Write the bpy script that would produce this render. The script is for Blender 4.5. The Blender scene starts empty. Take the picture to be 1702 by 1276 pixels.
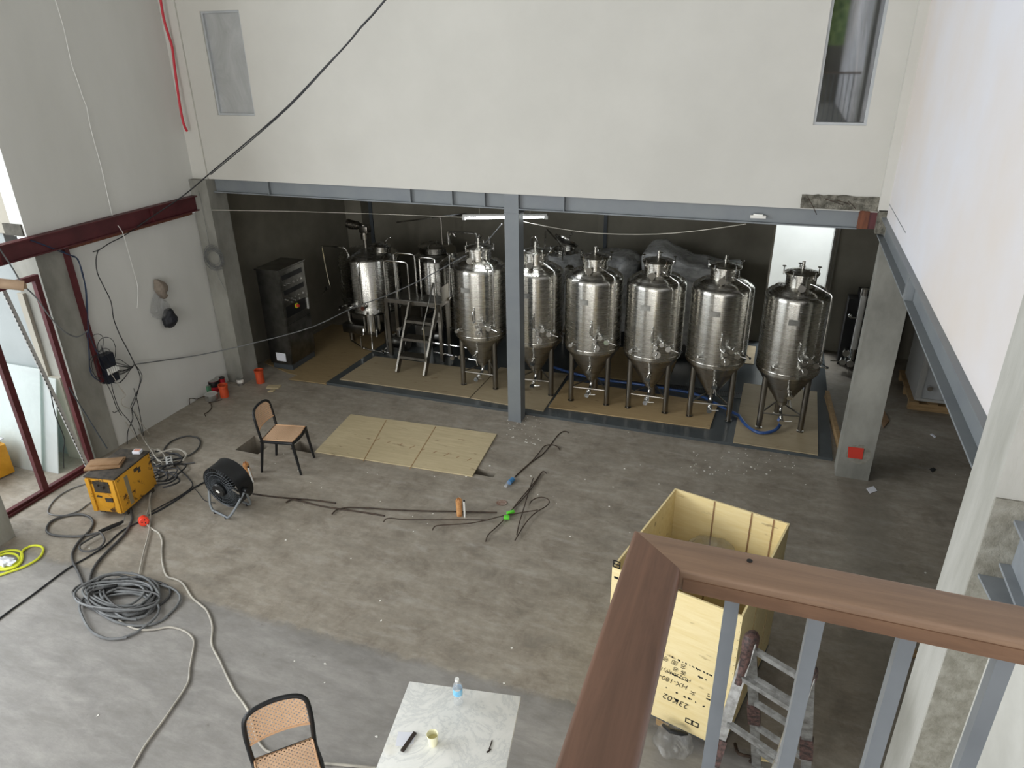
import bpy, bmesh, math, random
from mathutils import Vector, Matrix, noise
random.seed(7)
PI = math.pi
sc = bpy.context.scene
COL = sc.collection
# ------------------------------------------------------------------ camera
F_PX, ROLL, PITCH, YAW, H = 1196.84, -0.0172955, 0.4373606, 0.3518472, 4.7
cy_, sy_, cp_, sp_ = math.cos(YAW), math.sin(YAW), math.cos(PITCH), math.sin(PITCH)
FWD = Vector((-sy_*cp_, cy_*cp_, -sp_)); _r = Vector((cy_, sy_, 0)); _u = _r.cross(FWD)
RT = _r*math.cos(ROLL) + _u*math.sin(ROLL); UP = _u*math.cos(ROLL) - _r*math.sin(ROLL)
cam = bpy.data.cameras.new('camera'); cam.sensor_width = 36; cam.lens = F_PX/1702*36
cam.clip_start = 0.02; cam.clip_end = 200
co = bpy.data.objects.new('camera', cam); COL.objects.link(co)
M = Matrix((RT, UP, -FWD)).transposed().to_4x4(); M.translation = Vector((0, 0, H)); co.matrix_world = M
sc.camera = co
# ------------------------------------------------------------------ world, lights, exposure
sc.view_settings.view_transform = 'Standard'; sc.view_settings.look = 'None'
sc.view_settings.gamma = 1; sc.view_settings.use_curve_mapping = False
sc.view_settings.exposure = 0.14
w = bpy.data.worlds.new('sky'); sc.world = w; w.use_nodes = True
bgn = w.node_tree.nodes['Background']; bgn.inputs[0].default_value = (0.86, 0.93, 1.0, 1); bgn.inputs[1].default_value = 1.6
def area(name, loc, target, sx, sy, power, col):
    l = bpy.data.lights.new(name, 'AREA'); l.shape = 'RECTANGLE'; l.size = sx; l.size_y = sy
    l.energy = power; l.color = col
    o = bpy.data.objects.new(name, l); COL.objects.link(o); o.location = loc
    o.rotation_euler = (Vector(target)-Vector(loc)).to_track_quat('-Z', 'Y').to_euler(); return o
# daylight coming in at the open street side (left), the tall windows behind the viewer and the yard; plus an added rear fill
area('street_daylight', (-12.2, 0.5, 5.6), (-2.5, 4, 0.0), 9, 3.6, 960, (0.93, 0.97, 1.0))
for i_, x_ in enumerate((-6.6, -4.4, -2.2)):
    area('window_daylight', (x_, -6.6, 3.9), (x_*0.7, 8, 1.9), 0.75, 4.6, 135, (1.0, 0.985, 0.96))
area('rear_fill_light', (0.3, -6.5, 1.5), (0.3, 4, 0.5), 2.2, 2.4, 130, (1.0, 0.985, 0.96))  # unseen fill lamp added behind the viewer to brighten the right-hand floor
area('yard_daylight', (0.5, 13.3, 4.6), (0.5, 13.7, 0.5), 1.8, 1.0, 330, (0.95, 0.98, 1.0))
# ------------------------------------------------------------------ pixel helpers (photograph frame 1702 x 1276)
def ray(px, py): return (RT*(px-851) - UP*(py-638))/F_PX + FWD
def fl(px, py, z=0.0):
    d = ray(px, py); k = (z-H)/d.z; return Vector((d.x*k, d.y*k, z))
def pl(px, py, y=None, x=None):
    d = ray(px, py); k = (y/d.y) if y is not None else x/d.x; return d*k + Vector((0, 0, H))
# ------------------------------------------------------------------ materials
def lin(h):
    v = [int(h[i:i+2], 16)/255 for i in (0, 2, 4)]
    return tuple([(c/12.92 if c <= .04045 else ((c+.055)/1.055)**2.4) for c in v]+[1])
class NT:
    def __init__(s, name):
        s.m = bpy.data.materials.new(name); s.m.use_nodes = True; s.t = s.m.node_tree
        s.b = s.t.nodes['Principled BSDF']; s.out = s.t.nodes['Material Output']
        s.tc = s.t.nodes.new('ShaderNodeTexCoord')
    def n(s, ty, **kw):
        n = s.t.nodes.new(ty)
        for k, v in kw.items():
            if isinstance(k, str) and hasattr(n, k): setattr(n, k, v)
            else: n.inputs[k].default_value = v
        return n
    def l(s, a, b): s.t.links.new(a, b)
    def noise(s, scale, detail=4, rough=.6, stretch=(1, 1, 1), coord='Object', dist=0, rot=(0, 0, 0)):
        mp = s.t.nodes.new('ShaderNodeMapping'); mp.inputs['Scale'].default_value = stretch; mp.inputs['Rotation'].default_value = rot
        s.l(s.tc.outputs[coord], mp.inputs[0])
        n = s.t.nodes.new('ShaderNodeTexNoise'); n.inputs['Scale'].default_value = scale; n.inputs['Detail'].default_value = detail
        n.inputs['Roughness'].default_value = rough; n.inputs['Distortion'].default_value = dist
        s.l(mp.outputs[0], n.inputs[0]); return n.outputs[0]
    def ramp(s, fac, stops):
        r = s.t.nodes.new('ShaderNodeValToRGB'); e = r.color_ramp.elements
        e[0].position, e[0].color = stops[0]; e[1].position, e[1].color = stops[-1]
        for p, c in stops[1:-1]:
            q = e.new(p); q.color = c
        s.l(fac, r.inputs[0]); return r.outputs[0]
    def mix(s, fac, a, b, mode='MIX'):
        m = s.t.nodes.new('ShaderNodeMix'); m.data_type = 'RGBA'; m.blend_type = mode
        for i, v in ((0, fac), (6, a), (7, b)):
            if hasattr(v, 'links'): s.l(v, m.inputs[i])
            else: m.inputs[i].default_value = v
        return m.outputs[2]
    def math(s, op, a, b=None, c=None):
        m = s.t.nodes.new('ShaderNodeMath'); m.operation = op
        for i, v in enumerate((a, b, c)):
            if v is None: continue
            if hasattr(v, 'links'): s.l(v, m.inputs[i])
            else: m.inputs[i].default_value = v
        return m.outputs[0]
    def bump(s, h, strength=.2, dist=.01):
        b = s.t.nodes.new('ShaderNodeBump'); b.inputs['Strength'].default_value = strength; b.inputs['Distance'].default_value = dist
        s.l(h, b.inputs['Height']); s.l(b.outputs[0], s.b.inputs['Normal'])
def mat(name, c1, c2=None, rough=.6, metal=0, scale=3, lo=.35, hi=.65, stretch=(1, 1, 1), bump=0, bscale=40, bstretch=None, rvar=0, bdist=.01, dist=0, detail=5, spec=.5):
    t = NT(name); a = lin(c1) if isinstance(c1, str) else c1
    t.b.inputs['Roughness'].default_value = rough; t.b.inputs['Metallic'].default_value = metal
    t.b.inputs['Specular IOR Level'].default_value = spec
    if c2:
        b = lin(c2); f = t.noise(scale, detail, .6, stretch, dist=dist)
        t.l(t.ramp(f, [(lo, a), (hi, b)]), t.b.inputs['Base Color'])
        if rvar: t.l(t.math('MULTIPLY_ADD', f, rvar, rough-rvar/2), t.b.inputs['Roughness'])
    else: t.b.inputs['Base Color'].default_value = a
    if bump: t.bump(t.noise(bscale, 5, .65, bstretch or stretch), bump, bdist)
    return t.m
MT = {}
MT['white'] = mat('painted_plaster', 'c9c7c0', 'c1bfb8', .85, scale=.7, bump=.06, bscale=18)
MT['white_left'] = mat('painted_plaster_left', 'd4d4d0', 'cacac5', .85, scale=.8, stretch=(1, 1, .35), bump=.06, bscale=18)
MT['white_cool'] = mat('painted_plaster_cool', 'dadae0', 'd8d0ca', .8, scale=.35, lo=.4, hi=.62, bump=.05, bscale=14)
MT['white_lower'] = mat('cement_skim_wall', 'cdccc6', 'b6b5ae', .8, scale=1.6, bump=.06, bscale=12)
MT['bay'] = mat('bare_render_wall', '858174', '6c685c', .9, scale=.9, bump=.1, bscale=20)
MT['conc_col'] = mat('cast_concrete', '98978f', '77766f', .85, scale=2.2, stretch=(1, 1, .5), bump=.2, bscale=30)
MT['conc_light'] = mat('pale_concrete', 'b9b8b2', '9c9b93', .8, scale=3, stretch=(1, 1, .25), bump=.25, bscale=25)
MT['conc_rough'] = mat('broken_concrete', '9b978a', '5c594f', .95, scale=16, bump=1, bscale=30, bdist=.05)
MT['conc_worn'] = mat('worn_concrete', '96948a', '7b786d', .95, scale=14, bump=.6, bscale=40, bdist=.02)
MT['conc_dark'] = mat('pit_concrete', '5a574f', '3a3832', .95, scale=6, bump=.4)
MT['grey'] = mat('grey_painted_steel', '797e80', '70757a', .45, scale=2, bump=.03)
MT['greydark'] = mat('dark_grey_steel', '4b5156', '43494e', .5, scale=2)
MT['railgrey'] = mat('grey_rail_steel', '8b9095', '7e8388', .45, scale=6)
MT['maroon'] = mat('red_oxide_steel', '5a2428', '47191d', .5, scale=3, bump=.05)
MT['redpaint'] = mat('red_paint', 'c8392a', None, .6)
MT['redhose'] = mat('red_plastic', 'c02636', None, .5)
MT['black'] = mat('black_plastic', '0c0d0f', '15171a', .42, scale=5)
MT['rubber'] = mat('cable_rubber', '3a3a3a', '505050', .55, scale=8)
MT['greycable'] = mat('grey_cable', '77797a', '5a5c5d', .5, scale=5)
MT['whitecable'] = mat('white_cable', 'b9b4a8', '98938a', .55, scale=6)
MT['blackcable'] = mat('black_cable', '1c1d20', '2a2b2e', .6, scale=6)
MT['bluecable'] = mat('blue_cable', '2d3f5c', '26344a', .6, scale=6)
MT['orange'] = mat('orange_plastic', 'c9502a', 'b8441f', .5, scale=8)
MT['socket'] = mat('socket_plastic', 'f0432a', None, .4)
MT['yhose'] = mat('yellow_hose', 'd6dc3a', None, .4)
MT['weld'] = mat('yellow_enamel', 'd59a24', 'c38a1c', .5, scale=6, bump=.1)
def weldmat():
    t = NT('chipped_yellow_enamel'); f = t.noise(9, 6, .75)
    t.l(t.ramp(f, [(.0, lin('cf9526')), (.56, lin('d39a2a')), (.61, lin('4a3018')), (1, lin('2a2018'))]), t.b.inputs['Base Color'])
    t.b.inputs['Roughness'].default_value = .5; t.bump(f, .2); return t.m
MT['weldchip'] = weldmat()
MT['grime'] = mat('grimy_steel', '4a4238', '2a2622', .7, scale=14, bump=.3)
MT['card'] = mat('cardboard', '9c7c5c', '866849', .9, scale=9)
MT['plastic_grey'] = mat('light_grey_plastic', 'b0b0ad', None, .5)
MT['pvc'] = mat('white_pvc', 'e6e6e2', None, .4)
MT['pvc_or'] = mat('orange_tape_wrap', 'd3a06a', 'b87c48', .5, scale=20, bump=.4, bscale=60)
MT['paper'] = mat('paper', 'e0e2ea', None, .9)
MT['cup'] = mat('paper_cup', 'efeccb', None, .7)
MT['red'] = mat('red_tin', 'a8192a', None, .4)
MT['green'] = mat('green_tin', '4a7a5c', None, .4)
MT['tin'] = mat('tin', 'b8b8b4', '8e8e8a', .35, .8, scale=9)
MT['chrome'] = mat('polished_steel', 'd8d8d6', None, .12, 1)
MT['blacktape'] = mat('dark_wood', '2c221c', None, .5)
MT['epoxy'] = mat('grey_epoxy', '4e5355', '464b4d', .22, scale=1.5, rvar=.15)
MT['rope'] = mat('string', 'cfcbbd', None, .7)
MT['rebar'] = mat('rusty_rebar', '4a3a2e', '2e251e', .75, scale=20)
MT['blue'] = mat('blue_plastic', '3d7fb5', None, .4)
MT['bluehose'] = mat('blue_hose', '28457c', '3b5a92', .3, scale=30, stretch=(1, 1, 1))
MT['neon'] = mat('neon_green_tape', '62d23a', None, .5)
MT['bag'] = mat('black_bag', '0d0f16', '191c26', .55, scale=20, bump=.5)
MT['taupe'] = mat('taupe_cloth', '8f8478', '7c7166', .9, scale=30, bump=.3)
MT['al'] = mat('scuffed_aluminium', 'b0b1b0', '6b6964', .35, .7, scale=22, lo=.35, hi=.78, bump=.1)
MT['tape'] = mat('brown_tape', '5b423d', '2c2220', .5, scale=40, lo=.4, hi=.6, bump=.6, bscale=50)
MT['cablegreen'] = mat('foliage', 'c8e08a', '5d8a3a', .8, scale=5)
MT['paint_white'] = mat('white_fleck', 'e8e6e0', None, .8)
MT['box_navy'] = mat('navy_enclosure', '1b2230', '10141e', .4, scale=5)
MT['palletwood'] = mat('pallet_wood', 'a98c63', '8d7350', .85, scale=5, stretch=(1, 6, 6))
MT['bamboo'] = mat('cardboard_tube', 'b59c82', '9a8068', .8, scale=4)
MT['steel_dark'] = mat('dull_steel', '8b8a86', '6e6d69', .3, 1, scale=5)
MT['rust_edge'] = mat('rusty_primer', '7a4a33', '5a3526', .8, scale=20, stretch=(1, 1, .2))
MT['winder'] = mat('plaster_cream', 'aaa598', '9f9a8e', .85, scale=1)
MT['sidewhite'] = mat('side_room_white', 'a0a6a6', '949a9a', .8, scale=1)
MT['yardwhite'] = mat('yard_wall_white', 'e6ebec', 'dde2e3', .8, scale=1)
MT['wht_panel'] = mat('white_machine_panel', 'b6b9bb', 'a6a9ab', .4, scale=2)

def floormat():
    t = NT('troweled_concrete')
    g = t.tc.outputs['Object']
    big = t.noise(.5, 6, .65, dist=.4); mid = t.noise(3.2, 8, .72, dist=.5); fine = t.noise(13, 6, .7)
    base = t.ramp(big, [(.32, lin('9a9184')), (.68, lin('837a6d'))])
    base = t.mix(t.ramp(mid, [(.40, (0, 0, 0, 1)), (.72, (.75, .75, .75, 1))]), base, lin('a8a194'))
    base = t.mix(t.ramp(mid, [(.30, (.55, .55, .55, 1)), (.46, (0, 0, 0, 1))]), base, lin('6d655a'))
    base = t.mix(t.ramp(fine, [(.35, (.25, .25, .25, 1)), (.6, (0, 0, 0, 1))]), base, lin('5f574c'))
    sx = t.n('ShaderNodeSeparateXYZ'); t.l(g, sx.inputs[0])
    wob = t.math('MULTIPLY_ADD', t.noise(5, 8, .75), .24, -.12)
    # a later pour in front of y = 3.97 is a cooler, greyer concrete
    yy = t.math('ADD', sx.outputs[1], wob)
    m1 = t.ramp(t.math('MULTIPLY_ADD', yy, 12, -3.97*12+.5), [(0, (.6, .6, .6, 1)), (1, (0, 0, 0, 1))])
    base = t.mix(m1, base, lin('8e8e8f'))
    tr_ = t.noise(2.2, 8, .75, (1, 3.2, 1), dist=.3, rot=(0, 0, .6))
    stk = t.ramp(tr_, [(.36, (.5, .5, .5, 1)), (.52, (0, 0, 0, 1))]); lt = t.ramp(tr_, [(.52, (0, 0, 0, 1)), (.70, (.5, .5, .5, 1))])
    base = t.mix(t.math('MULTIPLY', stk, .7), base, lin('6b6862')); base = t.mix(t.math('MULTIPLY', lt, .8), base, lin('b3b0aa'))
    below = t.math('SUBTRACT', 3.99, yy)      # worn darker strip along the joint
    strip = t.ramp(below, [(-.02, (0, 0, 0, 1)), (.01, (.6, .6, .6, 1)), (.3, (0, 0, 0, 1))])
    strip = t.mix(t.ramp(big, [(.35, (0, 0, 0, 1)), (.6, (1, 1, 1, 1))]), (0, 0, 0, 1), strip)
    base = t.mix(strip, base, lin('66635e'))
    xx = t.math('ADD', sx.outputs[0], wob)
    band = t.math('ABSOLUTE', t.math('SUBTRACT', xx, 1.38))
    m2 = t.ramp(band, [(.12, (.38, .38, .38, 1)), (.34, (0, 0, 0, 1))])
    base = t.mix(m2, base, lin('716d64'))
    sp = t.noise(24, 3, .6); base = t.mix(t.ramp(sp, [(.70, (0, 0, 0, 1)), (.8, (.35, .35, .35, 1))]), base, lin('c5c2ba'))
    dk = t.noise(6, 5, .75); base = t.mix(t.ramp(dk, [(.64, (0, 0, 0, 1)), (.74, (.5, .5, .5, 1))]), base, lin('5c574e'))
    t.l(base, t.b.inputs['Base Color'])
    t.l(t.math('MULTIPLY_ADD', mid, .4, .36), t.b.inputs['Roughness'])
    t.bump(t.noise(30, 6, .7), .12, .01); return t.m
MT['floor'] = floormat()
AR = 0.25
def steelmat(name, col='d2cfc7', rough=.27, streak=.36, aniso=.9):
    t = NT(name); t.b.inputs['Metallic'].default_value = 1
    f = t.noise(26, 3, .5, (1, 1, .02)); g = t.noise(5, 3, .5, (1, 1, .05)); k = t.noise(90, 2, .5, (.05, .05, 1))
    c = lin(col); d = tuple([x*.78 for x in c[:3]]+[1])
    t.l(t.ramp(g, [(.35, d), (.65, c)]), t.b.inputs['Base Color'])
    t.l(t.math('MULTIPLY_ADD', k, .18, rough-.09), t.b.inputs['Roughness'])
    h = t.math('ADD', t.math('MULTIPLY', f, .35), g); t.bump(h, streak, .012)
    if aniso:
        tg = t.n('ShaderNodeTangent'); tg.direction_type = 'RADIAL'; tg.axis = 'Z'; t.l(tg.outputs[0], t.b.inputs['Tangent']); t.b.inputs['Anisotropic'].default_value = aniso; t.b.inputs['Anisotropic Rotation'].default_value = AR
    return t.m
MT['steel'] = steelmat('brushed_stainless'); MT['steel_cone'] = steelmat('cone_stainless', 'a9a59d', .3, .15)
MT['steel_v'] = steelmat('vessel_stainless', 'b5b3ad', .26, .3)
MT['steel_leg'] = mat('leg_stainless', '98948c', '827e77', .3, 1, scale=10, stretch=(1, 1, .1))
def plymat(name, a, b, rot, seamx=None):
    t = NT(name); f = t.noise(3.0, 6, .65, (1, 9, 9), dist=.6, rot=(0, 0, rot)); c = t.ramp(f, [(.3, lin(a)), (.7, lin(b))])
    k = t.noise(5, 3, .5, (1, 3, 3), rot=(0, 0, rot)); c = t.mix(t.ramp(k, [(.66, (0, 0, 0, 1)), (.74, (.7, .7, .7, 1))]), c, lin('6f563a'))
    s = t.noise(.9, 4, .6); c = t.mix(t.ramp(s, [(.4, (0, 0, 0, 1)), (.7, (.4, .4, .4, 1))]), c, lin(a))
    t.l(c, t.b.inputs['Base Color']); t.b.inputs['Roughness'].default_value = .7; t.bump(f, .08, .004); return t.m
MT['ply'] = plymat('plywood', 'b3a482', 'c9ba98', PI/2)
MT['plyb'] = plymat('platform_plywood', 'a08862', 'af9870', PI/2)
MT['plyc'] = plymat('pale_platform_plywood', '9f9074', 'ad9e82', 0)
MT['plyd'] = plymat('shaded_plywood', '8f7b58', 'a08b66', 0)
MT['crate'] = plymat('crate_plywood', 'e0cb93', 'ecdcae', 0)
def railwood():
    t = NT('varnished_hardwood'); f = t.noise(2.5, 7, .7, (3, 3, 3), dist=.4)
    g = t.noise(14, 6, .7, (1, 1, 1), dist=.2)
    return t
def woodmat(name, a, b, stretch):
    t = NT(name); f = t.noise(5, 7, .7, stretch, dist=.5)
    t.l(t.ramp(f, [(.25, lin(a)), (.75, lin(b))]), t.b.inputs['Base Color'])
    t.b.inputs['Roughness'].default_value = .42; t.bump(t.noise(20, 5, .7, stretch), .08, .003); return t.m
MT['wood_x'] = woodmat('hardwood_rail_across', '7d6452', '9d8068', (1, 14, 14))
MT['wood_side'] = woodmat('hardwood_rail_side', '6e5240', '8e6e56', (1, 14, 14))  # same rail wood, with the side's reflected light put into the colour
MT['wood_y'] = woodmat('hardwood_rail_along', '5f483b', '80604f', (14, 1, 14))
def marble():
    t = NT('white_marble'); f = t.noise(2.4, 8, .7, dist=2.5)
    c = t.ramp(f, [(.3, lin('ecebe6')), (.47, lin('e4e4df')), (.52, lin('d2d3d0')), (.57, lin('e6e6e1')), (.8, lin('dcdcd8'))])
    k = t.noise(2.1, 4, .6); c = t.mix(t.ramp(k, [(.6, (0, 0, 0, 1)), (.72, (.5, .5, .5, 1))]), c, lin('c4bda4'))
    t.l(c, t.b.inputs['Base Color']); t.b.inputs['Roughness'].default_value = .35; return t.m
MT['marble'] = marble()
def cane(name, ax):   # woven cane: staggered round holes
    t = NT(name); sep = t.n('ShaderNodeSeparateXYZ'); t.l(t.tc.outputs['Object'], sep.inputs[0])
    u = t.math('MULTIPLY', sep.outputs[ax[0]], 46); v = t.math('MULTIPLY', sep.outputs[ax[1]], 46)
    a = t.math('ADD', u, v); b = t.math('SUBTRACT', u, v)
    fa = t.math('SUBTRACT', t.math('FRACT', t.math('ADD', t.math('MULTIPLY', a, .7), 100)), .5)
    fb = t.math('SUBTRACT', t.math('FRACT', t.math('ADD', t.math('MULTIPLY', b, .7), 100)), .5)
    d = t.math('SQRT', t.math('ADD', t.math('MULTIPLY', fa, fa), t.math('MULTIPLY', fb, fb)))
    hole = t.math('LESS_THAN', d, .235)
    t.b.inputs['Roughness'].default_value = .6
    t.l(t.ramp(t.noise(60, 3), [(.3, lin('cba583')), (.7, lin('dcb998'))]), t.b.inputs['Base Color'])
    tr = t.n('ShaderNodeBsdfTransparent'); mx = t.n('ShaderNodeMixShader')
    t.l(hole, mx.inputs[0]); t.l(t.b.outputs[0], mx.inputs[1]); t.l(tr.outputs[0], mx.inputs[2]); t.l(mx.outputs[0], t.out.inputs[0]); return t.m
MT['cane_seat'] = cane('woven_cane_seat', (0, 1)); MT['cane_back'] = cane('woven_cane_back', (0, 2))
def clear(name, tint, rough, gl, lo=.45, hi=.7, scale=8, stretch=(1, 1, 1), white=0.0, base=.04, bump=.6, rot=(0, 0, 0)):
    # see-through film or glass: a transparent layer with streaks of gloss and milky plastic
    t = NT(name); tr = t.n('ShaderNodeBsdfTransparent'); tr.inputs[0].default_value = tint
    g = t.b; g.inputs['Base Color'].default_value = (.85, .86, .86, 1); g.inputs['Roughness'].default_value = rough
    g.inputs['Metallic'].default_value = gl
    f = t.noise(scale, 6, .7, stretch, dist=1.0, rot=rot)
    m = t.math('MULTIPLY_ADD', t.ramp(f, [(lo, (0, 0, 0, 1)), (hi, (1, 1, 1, 1))]), white, base)
    mx = t.n('ShaderNodeMixShader'); t.l(m, mx.inputs[0]); t.l(tr.outputs[0], mx.inputs[1]); t.l(g.outputs[0], mx.inputs[2])
    if bump: t.bump(f, bump, .02)
    t.l(mx.outputs[0], t.out.inputs[0]); return t.m
MT['film'] = clear('stretch_film', (.97, .97, .97, 1), .16, .85, .54, .8, 6, (1, 1, 3.0), .24, .02, .3, (.35, .2, 0))
MT['filmheavy'] = clear('heavy_stretch_film', (.86, .87, .86, 1), .22, .1, .35, .7, 4, (1, 1, 2), .45, .3, .9)
MT['bagclear'] = clear('clear_plastic_bag', (.86, .86, .86, 1), .12, .0, .46, .72, 5, (1, 1, 1), .35, .06, .5)
MT['glass'] = clear('window_glass', (.5, .53, .55, 1), .03, .9, .45, .75, 3, (1, 1, .25), .22, .2, 0)
MT['glass_misty'] = clear('dusty_window_glass', (.5, .52, .52, 1), .2, .5, .3, .8, 2.5, (1, 1, .6), .3, .5, 0)
MT['glass_green'] = clear('green_sheet_glass', (.80, .88, .85, 1), .1, .0, .3, .9, 2, (1, 1, 1), .1, .38, 0)
MT['bottle'] = clear('clear_bottle', (.93, .95, .97, 1), .05, .2, .3, .9, 20, (1, 1, 1), .2, .22, .2)
MT['bluelabel'] = mat('blue_label', '5fb4e6', 'a5d8f0', .4, scale=25)
MT['tube'] = NT('lit_tube').m
_p = MT['tube'].node_tree.nodes['Principled BSDF']; _p.inputs['Emission Color'].default_value = (.92, .97, 1, 1); _p.inputs['Emission Strength'].default_value = 60
# ------------------------------------------------------------------ geometry
def frame(d):
    d = d.normalized(); a = Vector((0, 0, 1)) if abs(d.z) < .9 else Vector((1, 0, 0))
    u = d.cross(a).normalized(); return u, d.cross(u).normalized()
class B:
    def __init__(s): s.bm = bmesh.new()
    def box(s, c, d, rz=0, M=None, bev=0):
        r = bmesh.ops.create_cube(s.bm, size=1, matrix=Matrix.Diagonal((d[0], d[1], d[2], 1)))
        vs = r['verts']
        if bev:
            es = list({e for v in vs for e in v.link_edges}); rb = bmesh.ops.bevel(s.bm, geom=es, offset=bev, segments=2, affect='EDGES', profile=.5)
            vs = list({v for f in rb['faces'] for v in f.verts} | {v for v in vs if v.is_valid})
        T = Matrix.Translation(c) @ (M if M is not None else Matrix.Rotation(rz, 4, 'Z'))
        bmesh.ops.transform(s.bm, matrix=T, verts=vs); return s
    def b2(s, x0, x1, y0, y1, z0, z1): return s.box(((x0+x1)/2, (y0+y1)/2, (z0+z1)/2), (abs(x1-x0), abs(y1-y0), abs(z1-z0)))
    def bar(s, p, q, w, h=None):    # square bar from p to q
        p = Vector(p); q = Vector(q); d = q-p; u, v = frame(d)
        Mx = Matrix((u, v, d.normalized())).transposed().to_4x4()
        return s.box((p+q)/2, (w, h or w, d.length), M=Mx)
    def tube(s, pts, r, n=8, caps=True, smooth=3):
        P = [Vector(p) for p in pts]
        if smooth and len(P) > 2: P = catmull(P, smooth)
        R = r if isinstance(r, (list, tuple)) else [r]*len(P)
        if len(R) != len(P): R = [R[min(len(R)-1, int(i*len(R)/len(P)))] for i in range(len(P))]
        rings = []; u = None
        for i, p in enumerate(P):
            d = (P[min(i+1, len(P)-1)]-P[max(i-1, 0)])
            if d.length < 1e-9: d = Vector((0, 0, 1))
            d.normalize()
            if u is None: u, _ = frame(d)
            u = (u - d*u.dot(d)); u = u.normalized() if u.length > 1e-6 else frame(d)[0]
            v = d.cross(u)
            rings.append([s.bm.verts.new(p + (u*math.cos(a)+v*math.sin(a))*R[i]) for a in [2*PI*k/n for k in range(n)]])
        for A, Bq in zip(rings, rings[1:]):
            for k in range(n): s.bm.faces.new((A[k], A[(k+1) % n], Bq[(k+1) % n], Bq[k]))
        if caps: s.bm.faces.new(rings[0][::-1]); s.bm.faces.new(rings[-1])
        return s
    def cyl(s, p, q, r, r2=None, n=16): return s.tube([p, q], [r, r if r2 is None else r2], n, smooth=0)
    def lathe(s, prof, n=32, M=None, jit=0, seed=0):
        rings = []
        for i, (r, z) in enumerate(prof):
            ring = []
            for k in range(n):
                a = 2*PI*k/n; rr = r
                if jit and r > .01: rr = r + jit*noise.noise(Vector((math.cos(a)*2.5+seed, math.sin(a)*2.5, z*4)))
                v = Vector((rr*math.cos(a), rr*math.sin(a), z))
                ring.append(s.bm.verts.new(M @ v if M is not None else v))
            rings.append(ring)
        for A, Bq in zip(rings, rings[1:]):
            for k in range(n): s.bm.faces.new((A[k], A[(k+1) % n], Bq[(k+1) % n], Bq[k]))
        if prof[0][0] < .004: bmesh.ops.pointmerge(s.bm, verts=rings[0], merge_co=rings[0][0].co)
        if prof[-1][0] < .004 and rings[-1][0].is_valid: bmesh.ops.pointmerge(s.bm, verts=rings[-1], merge_co=rings[-1][0].co)
        return s
    def sphere(s, c, r, sx=1, sy=1, sz=1, jit=0, seed=0, u=16, v=10):
        q = bmesh.ops.create_uvsphere(s.bm, u_segments=u, v_segments=v, radius=1)
        for w_ in q['verts']:
            k = 1 + jit*noise.noise(w_.co*2.2 + Vector((seed, 0, 0)))
            w_.co = Vector((w_.co.x*r*sx*k, w_.co.y*r*sy*k, w_.co.z*r*sz*k)) + Vector(c)
        return s
    def poly(s, pts, thick=0, up=(0, 0, 1)):
        P = [Vector(p) for p in pts]; n = Vector(up)*thick
        a = [s.bm.verts.new(p) for p in P]
        if not thick: s.bm.faces.new(a); return s
        b = [s.bm.verts.new(p+n) for p in P]; s.bm.faces.new(a[::-1]); s.bm.faces.new(b)
        for k in range(len(P)): s.bm.faces.new((a[k], a[(k+1) % len(P)], b[(k+1) % len(P)], b[k]))
        return s
    def obj(s, name, m, parent=None, sharp=38, keep=False):
        bmesh.ops.recalc_face_normals(s.bm, faces=s.bm.faces)
        loc = Vector((0, 0, 0))
        if parent is None and not keep:
            xs = [v.co for v in s.bm.verts]
            loc = Vector(((min(v.x for v in xs)+max(v.x for v in xs))/2, (min(v.y for v in xs)+max(v.y for v in xs))/2, min(v.z for v in xs)))
            bmesh.ops.translate(s.bm, vec=-loc, verts=s.bm.verts)
        elif parent is not None and parent.get('_w'):    # geometry given in world coordinates under a placed thing
            p = parent; o_ = Vector((0, 0, 0))
            while p is not None: o_ += p.location; p = p.parent
            bmesh.ops.translate(s.bm, vec=-o_, verts=s.bm.verts)
        me = bpy.data.meshes.new(name); s.bm.to_mesh(me); s.bm.free()
        me.polygons.foreach_set('use_smooth', [True]*len(me.polygons)); me.set_sharp_from_angle(angle=math.radians(sharp))
        me.materials.append(MT[m] if isinstance(m, str) else m)
        o = bpy.data.objects.new(name, me); COL.objects.link(o); o.location = loc
        if parent is not None:
            o.parent = parent
            if parent.get('_w'): o['_w'] = 1
        return o
def catmull(P, k):
    out = []; n = len(P)
    for i in range(n-1):
        a = P[max(i-1, 0)]; b = P[i]; c = P[i+1]; d = P[min(i+2, n-1)]
        for j in range(k):
            t = j/k; out.append(.5*((2*b)+(c-a)*t+(2*a-5*b+4*c-d)*t*t+(3*b-a-3*c+d)*t*t*t))
    out.append(P[-1]); return out
def tag(o, label, cat, group=None, kind=None):
    o['label'] = label; o['category'] = cat
    if group: o['group'] = group
    if kind: o['kind'] = kind
    return o
def thing(name, label, cat, loc=(0, 0, 0), rz=0, group=None, world=True):
    o = bpy.data.objects.new(name, None); COL.objects.link(o); o.location = loc; o.rotation_euler = (0, 0, rz)
    o.empty_display_size = .1; tag(o, label, cat, group)
    if world: o['_w'] = 1
    return o
def struct(name, b, m): o = b.obj(name, m); o['kind'] = 'structure'; return o
def dup(root, loc=None, rz=None):
    r = root.copy(); COL.objects.link(r)
    for ch in root.children:
        c = ch.copy(); COL.objects.link(c); c.parent = r
        for g in ch.children: d = g.copy(); COL.objects.link(d); d.parent = c
    if loc is not None: r.location = loc
    if rz is not None: r.rotation_euler[2] = rz
    return r
def V3(v, dz=0): return (v.x, v.y, v.z+dz)
def crop(ox, oy, s, pts): return [(ox+x/s, oy+y/s) for x, y in pts]
def onfloor(pts, z=.008): return [fl(px, py, z) for px, py in pts]
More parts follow.
